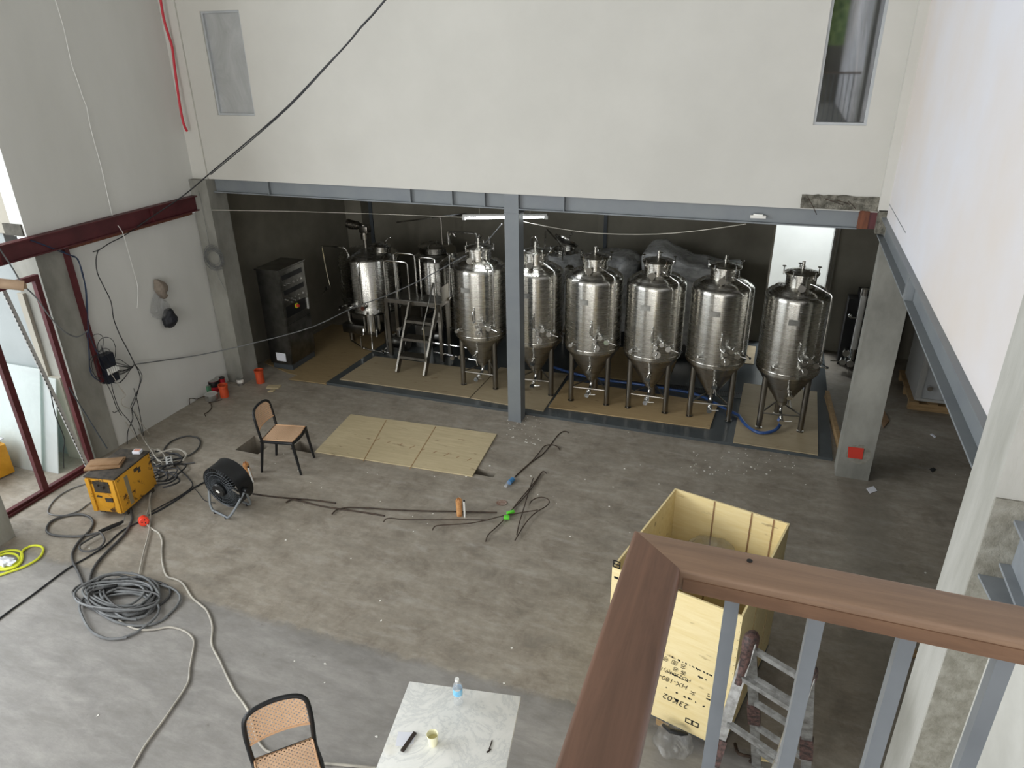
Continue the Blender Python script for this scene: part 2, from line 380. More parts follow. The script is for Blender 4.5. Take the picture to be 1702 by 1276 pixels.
def grid_wall(b, axis, c0, c1, us, zs, holes):   # slab with rectangular holes; axis 'y': wall of constant y; 'x': constant x
    U = sorted(set([us[0], us[1]]+[h[i] for h in holes for i in (0, 1)])); Z = sorted(set([zs[0], zs[1]]+[h[i] for h in holes for i in (2, 3)]))
    for i in range(len(U)-1):
        z0 = None
        for j in range(len(Z)-1):
            um, zm = (U[i]+U[i+1])/2, (Z[j]+Z[j+1])/2
            if any(h[0] < um < h[1] and h[2] < zm < h[3] for h in holes): continue
            if axis == 'y': b.b2(U[i], U[i+1], c0, c1, Z[j], Z[j+1])
            elif axis == 'x': b.b2(c0, c1, U[i], U[i+1], Z[j], Z[j+1])
            else: b.b2(U[i], U[i+1], Z[j], Z[j+1], c0, c1)
    return b
# ================================================================== STRUCTURE
XL, XR, YF, YB = -7.75, 1.08, 8.28, 12.3
HOLES = [(-6.22, -5.86, 6.42, 6.82), (-5.55, -5.2, 6.66, 6.9), (-3.2, -2.78, 6.86, 7.0)]
b = B(); grid_wall(b, 'z', -.4, 0, (-14, 6), (-8, 15), HOLES); fo = b.obj('floor', 'floor', keep=True); fo['kind'] = 'structure'
b = B(); b.b2(-6.6, -2.5, 6.2, 7.2, -.46, -.36); o = b.obj('floor_pit_base', 'conc_dark'); o['kind'] = 'structure'
# platform (epoxy step) of the tank bay
b = B(); b.poly([(-6.2, 8.53, 0), (1.07, 8.53, 0), (1.07, YB, 0), (-6.05, YB, 0)], .04); struct('floor_step', b, 'epoxy')
# front wall above the bay with two windows
WINS = [(-7.15, -6.55, 3.94, 5.17), (.25, .745, 3.94, 5.25)]
b = B(); grid_wall(b, 'y', YF, YF+.22, (XL, 1.12), (3.1, 7), WINS); struct('wall_front', b, 'white')
b = B(); b.b2(-7.75, -7.50, 8.255, YF-.001, 3.1, 7); struct('trim_1', b, 'white')
b = B(); b.b2(.99, 1.15, 8.2, YF-.001, 3.13, 7); struct('trim_2', b, 'white')
b = B(); b.b2(-7.43, .99, YF-.02, YF-.001, 6.99, 7); struct('trim_6', b, 'white')
for i, (x0, x1, z0, z1) in enumerate(WINS):
    f = B()
    for a in ((x0, x0+.025, z0, z1), (x1-.025, x1, z0, z1), (x0+.025, x1-.025, z0, z0+.025), (x0+.025, x1-.025, z1-.025, z1)):
        f.b2(a[0], a[1], YF+.02, YF+.1, a[2], a[3])
    w_ = struct('window_%d' % (i+1), f, 'wht_panel')
    g = B(); g.b2(x0+.02, x1-.02, YF+.055, YF+.062, z0+.02, z1-.02); g.box((0, 0, 0), (0.0001, 0.0001, 0.0001)) if 0 else None
    p = g.obj('glass_pane', 'glass_misty' if i == 0 else 'glass'); p.parent = w_; p.location = Vector(p.location)-w_.location
# beam over the bay
def ibeam(b, p, q, z0, z1, fw, axis, stiff=()):
    t = .014
    if axis == 'x':
        y = p[1]; b.b2(p[0], q[0], y-.006, y+.006, z0, z1)
        b.b2(p[0], q[0], y-fw/2, y+fw/2, z0, z0+t); b.b2(p[0], q[0], y-fw/2, y+fw/2, z1-t, z1)
        for x in stiff: b.b2(x-.006, x+.006, y-fw/2+.004, y+fw/2-.004, z0+t, z1-t)
    else:
        x = p[0]; b.b2(x-.006, x+.006, p[1], q[1], z0, z1)
        b.b2(x-fw/2, x+fw/2, p[1], q[1], z0, z0+t); b.b2(x-fw/2, x+fw/2, p[1], q[1], z1-t, z1)
        for y in stiff: b.b2(x-fw/2+.004, x+fw/2-.004, y-.006, y+.006, z0+t, z1-t)
b = B(); sx_ = [pl(px, 330, y=YF+.03).x for px in (450, 683, 752, 806, 938)]
ibeam(b, (-7.45, YF+.06), (.83, 0), 2.915, 3.115, .11, 'x', sx_); struct('beam_front', b, 'grey')
b = B(); b.b2(.83, .93, YF, YF+.1, 2.925, 3.115); struct('beam_end_primer', b, 'rust_edge')
b = B(); b.b2(.93, 1.09, YF+.01, YF+.1, 2.925, 3.115); struct('beam_end_bracket', b, 'maroon')
# rough hacked concrete above the beam end
b = B(); b.b2(.25, 1.03, YF-.012, YF+.03, 3.115, 3.255)
bmesh.ops.subdivide_edges(b.bm, edges=b.bm.edges, cuts=14, use_grid_fill=True)
for v in b.bm.verts:
    k = noise.noise(v.co*17)+.6*noise.noise(v.co*43); v.co += Vector((.012*noise.noise(v.co*21), -.028*abs(k)-.004, .012*k if 3.12 < v.co.z else 0))
struct('wall_patch', b, 'conc_rough')
b = B()
for (x0, z0, x1, z1) in ((.48, 3.22, .66, 3.17), (.58, 3.215, .72, 3.18), (.7, 3.21, .78, 3.14), (.33, 3.2, .42, 3.06), (.33, 3.2, .3, 3.24)):
    b.tube([(x0, YF-.05, z0), ((x0+x1)/2, YF-.07, (z0+z1)/2+.005), (x1, YF-.06, z1)], .004, 6)
tag(b.obj('rusty_wire_end', 'rebar'), 'rusty bent wire ends poking out of the broken concrete patch above the beam', 'wire')
# steel centre post
b = B(); px0, px1 = -3.105, -2.92
b.b2(px0, px1, 8.285, 8.297, .0, 3.12); b.b2(px0, px1, 8.46, 8.472, 0, 3.12); b.b2(-3.02, -3.005, 8.297, 8.46, 0, 3.12); b.b2(px0-.004, px1+.02, 8.28, 8.49, 2.86, 2.872)
b.b2(px1-.008, px1, 8.297, 8.46, 0, 2.9)
struct('column_steel', b, 'grey')
# concrete columns
b = B(); b.b2(XL, -7.45, 8.16, 8.52, 0, 3.1); struct('column_left', b, 'conc_col')
b = B(); b.b2(1.09, 1.45, 8.18, 8.44, 0, 3.0)
struct('column_right', b, 'conc_col')
b = B(); b.b2(1.0, 1.1, 8.2, 8.3, 2.9, 3.14); struct('column_head', b, 'conc_rough')
b = B(); b.poly([pl(1410, 742, y=8.176), pl(1436, 745, y=8.176), pl(1433, 763, y=8.176), pl(1409, 760, y=8.176)], .004, (0, -1, 0)); tag(b.obj('red_paint_mark', 'redpaint'), 'bright red painted square low on the right concrete column', 'paint mark')
b = B(); c_ = pl(1424, 755, y=8.18)
pts = [c_+Vector((.13*math.cos(a)*(1+.2*noise.noise(Vector((a, 3, 0))))+.02, .0, .13*math.sin(a)*(1+.25*noise.noise(Vector((a, 9, 0)))))) for a in [2*PI*k/20 for k in range(20)]]
b.poly(pts, .002, (0, -1, 0)); o = b.obj('mortar_patch', 'conc_worn'); o['kind'] = 'structure'
b = B(); b.b2(1.03, 1.215, 3.08, 3.45, 0, 7); struct('column_near', b, 'conc_light')
b = B(); b.b2(1.035, 1.213, 3.07, 3.0805, 0, 2.95); struct('column_near_render', b, 'conc_worn')
b = B(); b.b2(-7.66, -7.26, 3.7, 4.14, 0, 2.68); struct('column_street', b, 'conc_col')
b = B(); b.b2(-8.15, XL, 5.64, 6.0, 0, 2.7); struct('column_side', b, 'conc_col')
b = B(); b.b2(-8.17, -7.9, 5.6, 5.64, 0, 1.15); b.b2(-8.17, -8.08, 5.6, 5.64, 1.15, 2.2); struct('wall_plaster_strip', b, 'winder')
# left wall
b = B(); b.b2(-7.95, XL, 5.62, YF, 2.88, 7); struct('wall_left', b, 'white_left')
b = B(); b.b2(-12, -7.951, 5.62, 5.8, 2.9, 7); struct('wall_return', b, 'winder')
b = B(); b.b2(-8.06, -7.78, 5.605, 5.625, 2.89, 3.02); struct('wall_notch', b, 'conc_dark')
b = B(); b.b2(-12, -8.16, 5.65, 5.8, 0, 2.9); struct('wall_side_room', b, 'sidewhite')
b = B(); b.b2(-7.9, XL-.015, 5.99, 8.2, 0, 2.64); struct('wall_left_infill', b, 'white_left')
b = B(); ibeam(b, (-7.70, 1.0), (0, 8.16), 2.68, 2.885, .1, 'y', (pl(330, 330, x=-7.7).y-.9, 5.2)); struct('beam_left', b, 'maroon')
b = B(); b.b2(XL-.01, XL+.01, 6.03, 8.1, 2.63, 2.68); struct('trim_3', b, 'rust_edge')
b = B(); b.b2(-7.79, -7.70, 5.985, 6.04, .95, 2.66); struct('trim_4', b, 'maroon')
# red steel shopfront frame
fr = B(); fx = -7.7
fr.b2(fx-.03, fx+.03, 5.5, 5.56, 0, 2.48); fr.b2(fx-.03, fx+.03, 4.84, 4.91, 0, 2.48); fr.b2(fx-.03, fx+.03, 4.14, 5.5, 2.42, 2.48)
fr.b2(fx-.03, fx+.03, 4.14, 4.84, 0, .06); fr.b2(fx-.03, fx+.03, 4.91, 5.5, 0, .06); fr.b2(fx+.03, fx+.06, 4.14, 5.56, 0, .03)
struct('door_1', fr, 'maroon')
# right wall
b = B(); b.b2(XR, XR+.2, 3.45, YF, 3.05, 7); struct('wall_right', b, 'white_cool')
b = B(); b.b2(XR-.003, XR, 6.9, YF-.08, 3.205, 3.211); struct('trim_5', b, 'grey')
b = B(); ibeam(b, (1.10, 3.45), (0, 8.3), 2.86, 3.07, .13, 'y', (6.05, 6.12)); b.b2(1.035, 1.09, 6.04, 6.13, 2.86, 3.06); struct('beam_right', b, 'grey')
b = B(); b.b2(1.2, 1.35, .2, 3.08, 0, 2.6); struct('wall_right_near', b, 'white_lower')
b = B(); b.b2(1.19, 1.34, .2, 3.07, 2.6, 7); struct('wall_right_upper', b, 'white_cool')
b = B(); ibeam(b, (1.17, .2), (0, 3.07), 2.62, 2.86, .1, 'y'); struct('beam_mezzanine', b, 'railgrey')
b = B(); b.box((1.135, 2.98, 2.55), (.14, .3, .012), rz=.1); struct('beam_seat_plate', b, 'railgrey')
# bay shell
DO = (.06, .93)
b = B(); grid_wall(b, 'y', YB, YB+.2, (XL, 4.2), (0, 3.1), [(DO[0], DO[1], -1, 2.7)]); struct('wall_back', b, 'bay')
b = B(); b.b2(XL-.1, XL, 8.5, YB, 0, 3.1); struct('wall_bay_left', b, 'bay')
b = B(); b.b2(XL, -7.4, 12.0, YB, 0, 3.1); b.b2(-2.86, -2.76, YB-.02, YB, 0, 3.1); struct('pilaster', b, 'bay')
b = B(); b.b2(-2.76, -2.70, YB-.03, YB-.005, 0, 3.1); b.b2(-7.4, -7.33, YB-.03, YB-.005, 0, 3.1); struct('wall_joint', b, 'greydark')
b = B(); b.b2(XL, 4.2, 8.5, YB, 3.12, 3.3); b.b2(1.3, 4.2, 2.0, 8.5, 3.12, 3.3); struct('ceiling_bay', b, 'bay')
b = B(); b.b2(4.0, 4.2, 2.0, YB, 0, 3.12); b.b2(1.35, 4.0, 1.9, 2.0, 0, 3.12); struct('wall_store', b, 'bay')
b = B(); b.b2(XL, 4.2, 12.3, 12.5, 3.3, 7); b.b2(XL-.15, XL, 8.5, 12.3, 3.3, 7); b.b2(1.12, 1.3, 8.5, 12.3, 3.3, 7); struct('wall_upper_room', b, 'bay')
b = B(); b.b2(-12, 1.4, -7, 12.5, 7, 7.2); struct('ceiling', b, 'white')
b = B(); b.b2(-.4, 1.9, 13.9, 14.1, 0, 4.4); struct('wall_yard', b, 'yardwhite')
b = B(); b.b2(DO[1], DO[1]+.035, YB-.03, YB+.2, 0, 2.7); b.b2(DO[0]-.03, DO[0], YB-.03, YB+.2, 0, 2.7); b.b2(DO[1]+.06, DO[1]+.08, YB-.05, YB, 0, 2.7); struct('door_2', b, 'chrome')
# rear of the hall (behind the viewer): wall with tall windows and one arched window; low opening added for the fill lamp
b = B(); grid_wall(b, 'y', -7.2, -7, (-12, 1.4), (0, 7), [(-7.4, -5.8, 1.2, 6.3), (-5.2, -3.6, 1.2, 6.3), (-3.0, -1.4, 1.2, 6.3), (-.9, 1.15, -.1, 2.8), (.3, 1.3, 4.6, 6.0)]); struct('wall_rear', b, 'bay')
b = B(); b.b2(-.12, 1.19, -7, .60, 3.0, 3.15); struct('floor_mezzanine', b, 'conc_col')
b = B(); b.b2(1.19, 1.4, -7, .2, 0, 7); struct('wall_right_rear', b, 'white_cool')
b = B(); b.sphere((1.0, -8.8, 5.2), 2.2, 1.2, .5, 1, jit=.5, u=40, v=24)
o = b.obj('foliage', 'cablegreen'); o['kind'] = 'structure'
# ================================================================== TANK BAY: plywood sheets
ZP = .055
def sheet(name, pts, z, th, m, label, group=None):
    b = B(); b.poly([(p[0], p[1], z) for p in pts], th); o = b.obj(name, m); return tag(o, label, 'plywood sheet', group)
G = 'plywood sheets protecting the tank bay floor'
sheet('plywood_sheet', [(-6.05, 8.68), (-3.86, 8.70), (-3.84, 9.68), (-5.98, 9.66)], .041, .014, 'plyc', 'plywood sheet under the feet of the steel stairs and the leftmost conical tank', G)
sheet('plywood_sheet', [(-3.84, 8.69), (-2.70, 8.62), (-2.72, 9.95), (-3.82, 9.86)], .0425, .014, 'plyc', 'plywood sheet on the step directly behind the grey steel post', G)
sheet('plywood_sheet', [(-2.67, 8.76), (-.44, 8.82), (-.40, 9.62), (-2.66, 9.72)], .042, .014, 'plyb', 'long brown plywood sheet under the third, fourth and fifth conical tanks', G)
sheet('plywood_sheet', [(-.12, 8.54), (.9, 8.54), (.93, 10.45), (-.1, 10.43)], .042, .014, 'plyc', 'pale plywood sheet under the rightmost conical tank', G)
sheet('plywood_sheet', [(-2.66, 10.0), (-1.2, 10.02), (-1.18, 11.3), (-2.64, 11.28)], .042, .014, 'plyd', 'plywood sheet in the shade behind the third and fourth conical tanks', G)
sheet('plywood_sheet', [(-1.1, 11.2), (.0, 11.22), (.0, 12.0), (-1.1, 12.0)], .042, .014, 'plyc', 'small plywood sheet lit by the back doorway behind the fifth conical tank', G)
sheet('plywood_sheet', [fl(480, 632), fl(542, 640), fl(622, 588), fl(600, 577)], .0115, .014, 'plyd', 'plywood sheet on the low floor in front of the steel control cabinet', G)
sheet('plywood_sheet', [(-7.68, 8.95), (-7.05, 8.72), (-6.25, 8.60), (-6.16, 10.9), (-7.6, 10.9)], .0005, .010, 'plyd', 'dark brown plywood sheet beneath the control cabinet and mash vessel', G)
q = [V3(fl(*p)) for p in ((583, 690), (826, 723), (785, 793), (524, 752))]
sheet('plywood_board', q, .004, .016, 'ply', 'pale plywood sheet covering the floor trench beside the far cane chair')
bd = bpy.data.objects['plywood_board']
for (u0, u1) in (((642, 698), (604, 766)), ((724, 709), (681, 779))):
    b = B(); b.bar(fl(*u0, .021), fl(*u1, .021), .012, .003); o = b.obj('board_seam', 'palletwood'); o.parent = bd; o.location -= bd.location
random.seed(9)
for k in range(9): b = B(); p = fl(628+k*19, 730+k*4.2, .0205); b.box(p, (.09*random.uniform(.5, 1), .012, .001), rz=1.1); o = b.obj('knot_mark', 'card'); o.parent = bd; o.location -= bd.location
b = B(); a_ = pl
for (p0, p1) in (((1103, 633), (1140, 650)), ((1150, 640), (1182, 655)), ((1212, 648), (1238, 655))):
    A0, A1 = fl(*p0, .041), fl(*p1, .041); y0 = (A0.y+A1.y)/2
for x in range(52): xx = -1.35+x*.025; b.b2(xx, xx+.013, 9.9, 10.06, .041, .047)
b.b2(-1.36, -.05, 9.89, 9.9, .041, .048); b.b2(-1.36, -.05, 10.06, 10.07, .041, .048)
tag(b.obj('drain_grate', 'black'), 'black slotted drain grate in the grey step behind the fourth and fifth tanks', 'drain')
# ================================================================== conical tanks
def clamp_bolt(b, x, y, z):
    b.cyl((x, y, z-.05), (x, y, z+.05), .007, n=8); b.sphere((x, y, z+.055), .02, 1.3, 1.3, .45, u=10, v=6); b.box((x*.93, y*.93, z-.02), (.035, .035, .02), rz=math.atan2(y, x))
def valve(b, p, s=1, hand=(0, 0, -1), out=(0, -1, 0)):
    p = Vector(p); o_ = Vector(out); h = Vector(hand)
    b.cyl(p, p+o_*.05*s, .018*s, n=10); b.sphere(p+o_*.06*s, .026*s, u=10, v=7); b.cyl(p+o_*.075*s, p+o_*.10*s, .03*s, n=12)
    b.tube([p+o_*.06*s, p+o_*.075*s+h*.03*s, p+o_*.09*s+h*.11*s], .006*s, 6)
def conical_tank(label):
    R = .39
    t = thing('fermentation_tank', label, 'tank', (0, 0, 0), world=False, group='conical steel tanks in the front row')
    b = B(); b.lathe([(R-.03, .80), (R-.008, .815), (R, .84), (R, 1.80), (R-.004, 1.835), (R-.03, 1.862), (R-.055, 1.868), (R-.07, 1.88), (.3, 1.905), (.24, 1.93), (.16, 1.945), (.001, 1.95)], 56)
    b.lathe([(R+.001, .862), (R+.004, .868), (R+.004, .878), (R+.001, .884)], 56); b.obj('vessel_body', 'steel', t)
    b = B(); b.lathe([(.045, .30), (.05, .30), (.09, .36), (R-.035, .79), (R-.03, .80)], 40); b.obj('cone_bottom', 'steel_cone', t)
    for a in (210, 330, 90):
        b = B(); x, y = .30*math.cos(math.radians(a)), .30*math.sin(math.radians(a))
        b.cyl((x, y, .03), (x, y, .86), .037, n=16); b.cyl((x, y, 0), (x, y, .012), .045, n=16); b.cyl((x, y, .012), (x, y, .035), .02, n=10); b.obj('leg', 'steel_leg', t)
    b = B(); L = [Vector((.30*math.cos(math.radians(a)), .30*math.sin(math.radians(a)), .22)) for a in (210, 330, 90)]
    for i in range(3): b.cyl(L[i], L[(i+1) % 3], .011, n=8)
    b.obj('brace', 'steel_leg', t)
    mw = B(); mw.lathe([(.178, 1.90), (.178, 2.07), (.195, 2.072), (.195, 2.088)], 36); m_ = mw.obj('manway', 'steel', t)
    lid = B(); lid.lathe([(.195, 2.09), (.205, 2.092), (.205, 2.105), (.18, 2.115), (.1, 2.14), (.001, 2.15)], 36)
    lid.cyl((0, 0, 2.14), (0, 0, 2.24), .019, n=12); lid.cyl((0, 0, 2.17), (0, 0, 2.18), .03, n=12); l_ = lid.obj('lid', 'steel', m_)
    for a in (20, 92, 164, 236, 308):
        c = B(); clamp_bolt(c, .215*math.cos(math.radians(a)), .215*math.sin(math.radians(a)), 2.10); c.obj('lid_clamp', 'chrome', m_)
    b = B(); b.cyl((-.02, -.2, 1.925), (-.02, -.28, 1.97), .035, n=14); b.cyl((-.02, -.275, 1.967), (-.02, -.295, 1.978), .045, n=14); b.obj('inlet_port', 'steel_leg', t)
    b = B(); b.tube([(.10, -.15, 2.0), (.17, -.21, 1.99), (.26, -.27, 1.955), (.315, -.30, 1.93), (.33, -.31, 1.87), (.33, -.31, 1.6), (.33, -.31, 1.2), (.33, -.31, 1.06)], .013, 10); b.cyl((.33, -.31, 1.05), (.33, -.31, 1.09), .022, n=12); b.obj('spray_pipe', 'chrome', t)
    b = B(); valve(b, (.19, -.34, 1.12), 1.1, (.3, 0, .6)); valve(b, (.27, -.29, 1.05), 1.2, (1, 0, -.2)); valve(b, (.12, -.375, 1.08), .9, (-.5, 0, .5)); b.tube([(.06, -.40, 1.3), (.05, -.42, 1.25), (.05, -.42, 1.14), (.1, -.44, 1.1), (.2, -.42, 1.09), (.27, -.38, 1.07)], .008, 8); b.cyl((.06, -.40, 1.12), (.06, -.40, 1.3), .016, n=10); b.sphere((.06, -.40, 1.32), .016, u=8, v=6); b.obj('valve_cluster', 'chrome', t)
    b = B(); b.cyl((.36, -.15, 1.0), (.43, -.26, .98), .006, n=6); b.sphere((.43, -.26, .98), .016, u=10, v=7); b.obj('valve_handle', 'black', t)
    b = B(); b.cyl((.12, -.36, .965), (.13, -.42, .965), .045, n=18); b.cyl((.13, -.41, .965), (.131, -.43, .965), .055, n=18); valve(b, (.13, -.43, .965), .5); b.obj('temperature_port', 'chrome', t)
    b = B(); valve(b, (-.22, -.32, .96), .9, (1, 0, .1)); b.obj('sample_valve', 'chrome', t)
    b = B(); b.cyl((.03, -.23, .62), (.03, -.28, .61), .03, n=14); valve(b, (.03, -.27, .61), 1.2, (.3, 0, -1), (0, -.9, -.3)); b.cyl((.03, -.3, .59), (.03, -.3, .45), .007, n=8); b.obj('racking_valve', 'chrome', t)
    b = B(); b.tube([(0, 0, .31), (0, 0, .25), (0, -.03, .2), (0, -.1, .18), (0, -.2, .175)], .024, 12); valve(b, (0, -.18, .175), 1.1, (1, 0, .2)); b.cyl((0, -.16, .175), (0, -.17, .175), .036, n=14); b.sphere((0, -.25, .14), .018, u=10, v=7); b.obj('bottom_valve', 'chrome', t)
    b = B(); b.box((-.06, -R-.002, 1.58), (.13, .004, .07)); b.obj('maker_plate', 'tin', t)
    f = B(); f.lathe([(R+.006, .87), (R+.012, 1.0), (R+.010, 1.3), (R+.012, 1.6), (R+.016, 1.80), (R+.014, 1.86), (R-.03, 1.9)], 72, jit=.022, seed=random.random()*9); f.obj('stretch_film', 'film', t)
    return t
TX = [-3.86, -3.02, -2.17, -1.335, -.495, .415]
TL = ['leftmost conical steel tank in the front row, beside the steel stairs', 'conical steel tank partly hidden by the grey steel post', 'conical steel tank immediately right of the grey post', 'fourth conical steel tank from the left in the front row, plain cone and braces',
      'conical steel tank with loose film hanging at its right side, second from the right end', 'rightmost conical steel tank on its own pale plywood with a blue hose at its outlet']
proto = conical_tank(TL[0])
for i, x in enumerate(TX):
    t = proto if i == 0 else dup(proto); t['label'] = TL[i]
    t.location = (x, 9.24+.02*math.sin(i*2.1), ZP); t.rotation_euler = (0, 0, [0, .1, .03, -.02, .05, .1][i])
b = B(); b.tube([fl(1228, 690, .08), fl(1240, 706, .08), fl(1262, 719, .08), fl(1288, 715, .1), fl(1298, 702, .14), (TX[5]-.01, 9.02, .22)], .022, 10)
tag(b.obj('hose', 'bluehose'), 'blue hose looping from the outlet of the rightmost conical tank', 'hose')
b = B(); b.tube([fl(920, 610, .08), fl(960, 622, .08), fl(1010, 632, .08), fl(1060, 638, .08), fl(1110, 646, .08), fl(1160, 656, .08), fl(1200, 676, .08), fl(1228, 690, .08)], .02, 10)
tag(b.obj('hose', 'bluehose'), 'long blue hose lying behind the legs of the tanks right of the post', 'hose')
# ================================================================== brewhouse vessels on the left
def lathe_vessel(name, label, x, y, R, z0, z1, legs, zf, top=.12, m='steel_v', cat='tank', leg_r=.04):
    t = thing(name, label, cat, (x, y, zf), world=False)
    b = B(); z0 -= zf; z1 -= zf
    b.lathe([(.05, z0-.1), (R*.7, z0-.06), (R-.03, z0-.005), (R, z0+.03), (R, z1-.03), (R-.02, z1), (R*.75, z1+top*.5), (R*.4, z1+top*.9), (.001, z1+top)], 48); b.obj('vessel_body', m, t)
    for a in legs:
        l = B(); lx, ly = (R-.09)*math.cos(math.radians(a)), (R-.09)*math.sin(math.radians(a)); l.cyl((lx, ly, 0), (lx, ly, z0+.02), leg_r, n=14); l.obj('leg', 'steel_leg', t)
    return t, z0, z1
# mash vessel with agitator motor
t, z0, z1 = lathe_vessel('mash_vessel', 'wide steel mash vessel with agitator motor on top, left of the work platform', -6.42, 10.5, .52, .62, 1.56, (215, 325, 35, 145), .012)
b = B(); b.cyl((0, -.06, z1+.1), (0, -.06, z1+.28), .03, n=14); b.cyl((0, -.06, z1+.26), (0, -.06, z1+.34), .07, n=16); b.cyl((0, -.06, z1+.34), (0, -.06, z1+.5), .06, .05, n=16); b.box((0.02, -.06, z1+.43), (.16, .15, .12), bev=.02)
b.cyl((-.05, -.06, z1+.47), (-.12, -.06, z1+.48), .05, n=16); b.cyl((-.11, -.06, z1+.48), (-.28, -.05, z1+.5), .068, n=18); b.cyl((-.28, -.05, z1+.5), (-.31, -.05, z1+.502), .075, n=18)
for k in range(5): b.cyl((-.13-.03*k, -.06, z1+.482), (-.142-.03*k, -.06, z1+.483), .074, n=18)
b.obj('agitator_motor', 'steel_leg', t)
b = B(); M_ = Matrix.Translation((.27, -.02, z1+.05)) @ Matrix.Rotation(.12, 4, 'Y'); b.lathe([(.15, 0), (.15, .1), (.165, .105), (.165, .12), (.08, .15), (.001, .155)], 30, M=M_); mw_ = b.obj('manway', 'steel_v', t)
b = B(); b.tube([(.3, .1, z1+.2), (.36, .12, z1+.27), (.42, .05, z1+.28)], .008, 6); b.sphere((.42, .05, z1+.29), .02); b.obj('manway_handle', 'chrome', mw_)
b = B(); b.tube([(-.22, -.28, z1+.03), (-.25, -.30, z1+.14), (-.32, -.36, z1+.17), (-.62, -.36, z1+.17), (-.66, -.36, z1+.12), (-.63, -.36, z1-.3), (-.60, -.36, z1-.55)], .013, 8, smooth=2); valve(b, (-.6, -.38, z1-.53), 1.2, (-.6, 0, -.8)); b.obj('spray_pipe', 'chrome', t)
b = B(); b.tube([(0.1, -.50, z1-.05), (.1, -.53, z1-.1), (.1, -.54, z0+.35), (.1, -.53, z0+.2)], .01, 8); b.sphere((.1, -.5, z1-.03), .025); b.obj('sight_pipe', 'chrome', t)
b = B(); b.cyl((-.06, -.5, z0+.17), (-.08, -.6, z0+.16), .05, n=16); valve(b, (-.08, -.58, z0+.16), 1.2); valve(b, (.18, -.52, z0+.18), 1.3, (.4, 0, .6)); valve(b, (-.35, -.4, z0+.1), 1, (-.4, 0, -.5)); b.obj('outlet_valve', 'chrome', t)
b = B(); b.box((-.02, -.36, .34), (.66, .3, .16), bev=.01); b.obj('discharge_chute', 'steel_dark', t)
b = B(); b.cyl((.27, -.55, .40), (.27, -.55, .66), .12, n=20); b.cyl((.27, -.55, .66), (.27, -.55, .70), .14, n=20)
for k in range(8): b.cyl((.27+.13*math.cos(k*PI/4), -.55+.13*math.sin(k*PI/4), .38), (.27+.13*math.cos(k*PI/4), -.55+.13*math.sin(k*PI/4), .72), .008, n=6)
b.obj('grant_housing', 'chrome', t)
b = B()
for p in ([(.12, -.6, .4), (.12, -.62, .3), (.06, -.62, .26), (.06, -.62, .05)], [(.27, -.6, .4), (.27, -.62, .05)], [(.38, -.6, .42), (.38, -.62, .3)], [(-.26, -.44, .1), (.1, -.6, .05), (.45, -.66, .05), (.6, -.66, .06)]): b.tube(p, .013, 8)
b.obj('drain_pipe', 'chrome', t)
# film on its lower part
f = B(); f.lathe([(.535, z0-.02), (.53, z0+.1), (.53, z0+.3)], 60, jit=.03); f.obj('stretch_film', 'film', t)
# second vessel behind platform
t, z0, z1 = lathe_vessel('lauter_vessel', 'tall steel vessel with swirled lid behind the platform railings', -5.55, 11.35, .42, .5, 1.36, (210, 330, 90), .04, top=.16)
b = B(); b.lathe([(.3, z1+.1), (.31, z1+.19), (.25, z1+.22), (.001, z1+.24)], 32)
for k in range(6): b.tube([(0, 0, z1+.245), (.12*math.cos(k*1.05), .12*math.sin(k*1.05), z1+.25), (.26*math.cos(k*1.05+.4), .26*math.sin(k*1.05+.4), z1+.225)], .006, 6)
b.obj('lid', 'steel_v', t)
b = B(); b.tube([(.15, -.05, z1+.2), (.15, -.05, z1+.66), (.2, -.05, z1+.72), (.9, -.1, z1+.78)], .016, 8, smooth=2); b.obj('overhead_pipe', 'steel_leg', t)
# third vessel close behind the leftmost conical tank
t, z0, z1 = lathe_vessel('kettle', 'steel kettle standing close behind the leftmost conical tank', -4.63, 10.62, .46, .42, 1.54, (215, 325, 90), .04, top=.12)
b = B(); b.tube([(-.1, -.35, z1+.03), (-.13, -.42, z1+.2), (-.13, -.44, z1+.12), (-.14, -.46, z1-.3), (-.14, -.48, z1-.5)], .012, 8, smooth=2); valve(b, (-.14, -.46, z1-.5), 1); b.obj('spray_pipe', 'chrome', t)
b = B(); b.cyl((-.22, -.1, z1+.05), (-.2, -.2, z1+.2), .07, n=16); b.cyl((-.2, -.19, z1+.19), (-.19, -.24, z1+.24), .085, n=18); b.obj('side_manway', 'chrome', t)
b = B(); b.tube([(-.3, 0, z1+.1), (-.34, 0, z1+.42), (-.28, 0, z1+.46), (.1, 0, z1+.46), (.17, 0, z1+.42), (.17, -.02, z1+.2)], .014, 8, smooth=2)
b.tube([(.1, .1, z1+.05), (.12, .1, z1+.3), (.2, .1, z1+.42)], .035, 10); b.tube([(.35, .1, z1-.02), (.35, .1, z1+.4)], .022, 10); b.tube([(-.4, .2, z1+.05), (-.4, .2, z1+.34), (-.35, .2, z1+.39), (-.3, .2, z1+.33)], .014, 8); b.obj('vent_pipe', 'chrome', t)
